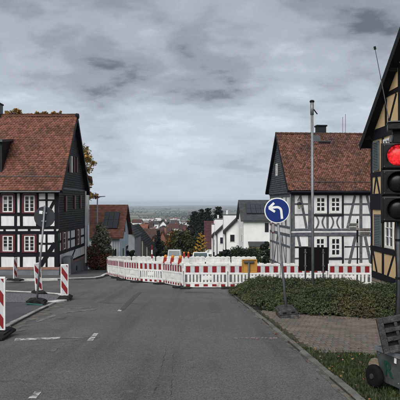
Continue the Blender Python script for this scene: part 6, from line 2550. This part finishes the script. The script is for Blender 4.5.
def build_far_trees():
    def at(px, d):
        x = P(px, 240, d).x
        return (x, d, gz(x, d))
    # dark conifers
    sp = [(194.5, 211, 150, 3.3, 'dark conifer, leftmost of the tall dark group behind the terrace'), (201.5, 208.5, 156, 2.6, 'slim dark conifer in the middle left of the tall dark group'), (208, 207.5, 150, 2.6, 'slim dark conifer in the middle right of the tall dark group'), (218.5, 206, 158, 3.4, 'broad dark conifer, rightmost of the tall dark group behind the terrace')]
    for px, top, d, r, lab in sp:
        b = at(px, d)
        conifer(lab, b, P(0, top, d).z - b[2], r, LDARK, 10000, 0.27, 'tall dark conifers', 0.6, 0.12)
    # broad dark trees filling in below
    b = at(196, 144)
    tree('broadleaf_tree', 'dark evergreen tree in front of the conifer group, left side', b, 9.0, 3.4, LDARK, 9000, 0.26, 0.1)
    b = at(212, 146)
    tree('broadleaf_tree', 'dark evergreen tree in front of the conifer group, right side', b, 8.4, 3.4, LDARK, 9000, 0.26, 0.1)
    # thin cypress in the village
    b = at(158.2, 104)
    conifer('thin dark cypress between the barn and the brick gable', b, P(0, 230, 104).z - b[2], 0.75, LDARK, 2600, 0.22, None, 0.5, 0.02)
    b = at(155.4, 112)
    conifer('second thin cypress, left beside the taller one', b, P(0, 238, 112).z - b[2], 0.6, LDARK, 1800, 0.22, None, 0.5, 0.02)
    # autumn tree
    b = at(181, 92)
    tree('autumn_tree', 'broad olive and orange autumn tree behind the warning lamps', b, P(0, 230, 92).z - b[2], 2.7, LAUT, 8500, 0.20, 0.12, nb=22)
    b = at(172, 97)
    tree('autumn_tree', 'smaller rusty autumn tree left of the broad olive one', b, P(0, 238, 97).z - b[2], 1.7, LAUT, 4200, 0.20, 0.12)
    b = at(191, 100)
    tree('broadleaf_tree', 'dark green tree between the autumn tree and the golden one', b, P(0, 236, 100).z - b[2], 1.9, LGREEN, 4200, 0.2, 0.1)
    # golden young tree with upswept branches
    d = 70
    b = at(201.2, d)
    T = thing('young_golden_tree', 'slender golden-yellow young tree with upswept branches', 'tree', b)
    base = Vector(b)
    H = P(0, 231.5, d).z - b[2]
    mb = MB()
    mb.tube(base - Vector((0, 0, 0.1)), base + Vector((0, 0, H * 0.97)), 0.06, 0.015, 7)
    C = []
    for k in range(13):
        t = 0.22 + 0.73 * k / 12
        ln = (1.15 * (1 - t) + 0.26)
        th = k * 2.2
        sx = 1 if k % 2 else -1
        st = base + Vector((0, 0, H * t * 0.93))
        tip = st + Vector((sx * ln * (0.75 + 0.25 * abs(math.cos(th))), math.sin(th) * ln * 0.6, ln * 0.55))
        limb(mb, st, tip, 0.025, 0.008, 0.04, 3, 5)
        for q in range(46):
            u = random.random() ** 0.8
            p = st.lerp(tip, u)
            s = 0.05
            C.append((p.x + random.gauss(0, s), p.y + random.gauss(0, s), p.z + random.gauss(0, s)))
    for q in range(60):
        z = H * random.uniform(0.15, 1.0)
        C.append((base.x + random.gauss(0, 0.08), base.y + random.gauss(0, 0.08), base.z + z))
    mb.build('trunk', BARK, T)
    V, F, rn = leaf_quads(np.array(C), 0.12, None, 1.3)
    o = fast_mesh('crown', V, F, LGOLD, T, rn)
    o['kind'] = 'stuff'
    # clipped hedge and dark shrubs at the white house
    d = 60
    x0, x1 = P(232, 250, d).x, P(257, 250, d).x
    g = gz(0, d)
    T = thing('clipped_hedge', 'rounded dark green hedge in front of the large white house', 'hedge', ((x0 + x1) / 2, d, g))
    zt = P(0, 247.5, d).z - g
    bl = [(x0 + (x1 - x0) * t, d, g + zt * 0.5 + 0.15 * math.sin(t * 9), 0.75, 0.7, zt * 0.52 * (0.85 + 0.2 * math.sin(math.pi * t))) for t in np.linspace(0.08, 0.92, 7)]
    mb = MB()
    for bb in bl:
        mb.tube((bb[0], d, g - 0.05), (bb[0], d, g + zt * 0.6), 0.05, 0.02, 6)
    mb.build('stem', BARK, T)
    C, dd = crown_points(bl, 9000, 0.55)
    V, F, rn = leaf_quads(C, 0.11, dd * 0.7, 1.4)
    o = fast_mesh('foliage', V, F, LGREEN, T, rn)
    o['kind'] = 'stuff'
    for px, top, w, m, lab, d in ((224.5, 250, 0.9, LDARK, 'dark low shrub left of the rounded hedge', 58), (217, 254, 0.7, LGREEN, 'small low shrub at the foot of the white terrace', 62), (264.5, 241, 0.8, LGREEN, 'dark green shrub between the white house and the grey timbered house', 52), (124, 244, 0.9, LGREEN, 'green shrub at the foot of the dark grey house', 66), (131, 250, 0.8, LGREEN, 'low green shrub below the barn', 70)):
        b = at(px, d)
        h = P(0, top, d).z - b[2]
        tree('shrub', lab, b, h, w, m, 2600, 0.12, 0.02, cat='shrub', nb=9, trunk_r=0.05)
    # village trees
    vt = [(137, 236, 120, 'round green tree before the orange roof'), (148, 231, 175, 'green tree between two brown roofs'), (153, 226, 260, 'pale tree among the lower roofs'), (166, 225, 300, 'round tree behind the white village house'), (173, 229, 210, 'green tree above the autumn tree'), (188, 230, 230, 'green tree beside the conifers in the village'), (142, 221, 360, 'dark tree on the left of the lower village'), (178, 222, 400, 'dark tree in the lower village'), (165, 219.5, 420, 'tall dark tree standing above the lower village'), (191, 222, 380, 'dark tree at the right of the lower village'), (130, 224, 340, 'dark tree behind the slate grey house'), (162, 240, 108, 'dark bushy tree in front of the brick gable'), (168, 234, 150, 'dark round tree left of the broad autumn tree'), (146, 244, 106, 'dark bushy tree at the foot of the barn slope'), (186, 238, 120, 'dark round tree right behind the broad autumn tree')]
    for px, top, d, lab in vt:
        b = at(px, d)
        h = P(0, top, d).z - b[2]
        tree('village_tree', lab, b, h, h * 0.3, random.choice([LGREEN, LGREEN, LAUT, LYEL]), 1500, 0.5 * d / 200, 0.2, nb=10, group='trees among the village roofs')
    # woods, tree lines and copses on the plain, seen as one mass
    C = []
    S = []

    def clump(x, y, n, sx, sy, h):
        z = gz(x, y)
        for k in range(n):
            C.append((x + random.gauss(0, sx), y + random.gauss(0, sy), z + random.uniform(0.15, 1.0) ** 0.8 * h))
            S.append(h * 0.42)
    for row in range(30):
        d = 1500 * (1.088 ** row) * random.uniform(0.96, 1.04)
        px = random.uniform(40, 130)
        while px < 300:
            ln = random.choice([random.uniform(3, 12), random.uniform(15, 60)])
            x0, x1 = P(px, 0, d).x, P(px + ln, 0, d).x
            y = d + random.uniform(-60, 60)
            h = random.uniform(8, 17) * (1.0 if d < 5000 else 1.3)
            m_ = min(int(max(8, (x1 - x0) / 1.8)), 600)
            ph = random.uniform(0, 6)
            tl = random.uniform(-0.12, 0.12)
            for k in range(m_):
                t = random.random()
                x = x0 + (x1 - x0) * t
                yy = y + (x - x0) * tl + random.gauss(0, 10)
                C.append((x, yy, gz(x, yy) + random.uniform(0.05, 1.0) * h * (0.62 + 0.38 * math.sin(t * ln * 1.3 + ph))))
                S.append(h * random.uniform(0.3, 0.6))
            px += ln + random.uniform(4, 45)
    C = np.array(C)
    S = np.array(S)
    V, F, rn = leaf_quads(C, 1.0, None, 1.3, 0.0)
    V = V.reshape(-1, 4, 3)
    V = C[:, None, :] + (V - C[:, None, :]) * S[:, None, None]
    o = fast_mesh('distant_woods', V.reshape(-1, 3), F, LFAR, None, rn)
    tag(o, 'dark hedgerows and woods strung across the distant plain', 'woods')
    o['kind'] = 'stuff'
    # low bushes and scrub filling between the village houses
    C = []
    for k in range(9000):
        d = random.uniform(110, 700)
        px = random.uniform(120, 235)
        x = P(px, 0, d).x
        # keep the road free
        C.append((x, d, gz(x, d) + random.random() ** 1.5 * 3.2 * (0.5 + 0.5 * math.sin(x * 0.21 + d * 0.05))))
    V, F, rn = leaf_quads(np.array(C), 0.9, None, 1.3)
    o = fast_mesh('garden_scrub', V, F, LGREEN, None, rn)
    tag(o, 'green garden scrub between the village roofs', 'scrub')
    o['kind'] = 'stuff'


build_far_trees()


# ================================================================== vehicles behind the works
def car(label, x, y, w, h, L, paint, name='parked_car', yaw=0.0, van=False):
    T = thing(name, label, 'van' if van else 'car', (x, y, gz(x, y) + 0.01), (math.atan(-SLOPE), 0, yaw))
    hw = w / 2
    # side profile (y backwards, z up), nearest end first
    if van:
        pr = [(0, 0.3), (0, 0.95), (0.15, 1.05), (0.35, h - 0.08), (0.55, h), (L - 0.9, h), (L - 0.5, 1.15), (L, 0.95), (L, 0.3)]
    else:
        pr = [(0, 0.3), (0.02, 0.62), (0.15, 0.72), (0.95, 0.85), (1.65, h - 0.05), (2.0, h), (L - 1.1, h - 0.06), (L - 0.25, 0.9), (L, 0.85), (L, 0.3)]
    n = len(pr)
    vs = []
    for sx, tp in ((-1, 1), (1, 1)):
        for yy, z in pr:
            k = hw * (1 - 0.13 * max(0, (z - 0.8)) / max(0.1, h - 0.8))
            vs.append((sx * k, yy, z))
    fs = [tuple(range(n)), tuple(range(n, 2 * n))[::-1]] + [(i, (i + 1) % n, (i + 1) % n + n, i + n) for i in range(n)]
    MB().add(vs, fs).build('body', paint, T, local=True, bevel=0.05)
    # windscreen facing the camera
    i0, i1 = (2, 3) if van else (3, 4)
    a, b = pr[i0], pr[i1]
    ka, kb = hw * 0.84, hw * 0.76
    d = Vector((0, b[0] - a[0], b[1] - a[1])).normalized()
    nn = Vector((0, -d.z, d.y)) * 0.012
    q0, q1 = 0.1, 0.9
    A = Vector((0, a[0], a[1])).lerp(Vector((0, b[0], b[1])), q0) + nn
    B = Vector((0, a[0], a[1])).lerp(Vector((0, b[0], b[1])), q1) + nn
    MB().prism([(-ka, A.y, A.z), (ka, A.y, A.z), (kb, B.y, B.z), (-kb, B.y, B.z)], nn * 0.6).build('windscreen', mat('car_glass', (0.10, 0.13, 0.135), 0.12, (0.05, 0.07, 0.075), 1.5, 3), T, local=True)
    for sx in (-1, 1):
        MB().b2(sx * hw * 0.8 - 0.14, sx * hw * 0.8 + 0.14, -0.015, 0.04, 0.6, 0.72).build('headlight', GALV, T, local=True)
        MB().b2(sx * (hw + 0.02) - 0.06, sx * (hw + 0.02) + 0.06, 1.0, 1.2, 0.88, 1.02).build('mirror', paint, T, local=True)
        for yy in (0.8, L - 0.8):
            w_ = MB().lathe((sx * (hw - 0.08), yy, 0.31), (1, 0, 0), [(0.2, -0.1), (0.31, -0.1), (0.31, 0.1), (0.2, 0.1)], 18).build('tyre', TYRE, T, local=True)
            r_ = MB().lathe((sx * (hw - 0.08), yy, 0.31), (1, 0, 0), [(0.19, -0.105), (0.19, 0.105)], 14).build('rim', RIM, T, local=True)
            r_.parent = w_
    MB().b2(-hw + 0.1, hw - 0.1, -0.03, 0.0, 0.33, 0.5).build('bumper', BLACKPL, T, local=True)


CARW = mat('car_paint_white', (0.72, 0.73, 0.74), 0.3, (0.66, 0.67, 0.68), 1, 2)
CARS = mat('car_paint_silver', (0.42, 0.43, 0.45), 0.3, (0.36, 0.37, 0.39), 1, 2, metal=0.3)
car('white car with grey windscreen peeping over the barriers', P(200.5, 256, 57).x, 57, 1.75, 1.5, 4.1, CARW)
car('silver-grey van farther down the road behind the warning lamps', P(174, 250, 72).x, 72, 1.8, 2.0, 4.8, CARS, 'parked_van', van=True)


# ================================================================== air
def build_haze():
    m = bpy.data.materials.new('haze_air')
    m.use_nodes = True
    N, L = m.node_tree.nodes, m.node_tree.links
    N.remove(N['Principled BSDF'])
    v = N.new('ShaderNodeVolumePrincipled')
    v.inputs['Color'].default_value = (0.80, 0.90, 1.0, 1)
    v.inputs['Density'].default_value = 0.00012
    v.inputs['Anisotropy'].default_value = 0.0
    L.new(v.outputs[0], N['Material Output'].inputs['Volume'])
    o = MB().b2(-9500, 9500, -200, 14200, -75, 40).build('haze', m)
    o['kind'] = 'stuff'
    o['label'] = 'thin pale haze over the distant plain'
    o['category'] = 'haze'


build_haze()

for o in COL.objects:
    if '_m_inv' in o:
        del o['_m_inv']
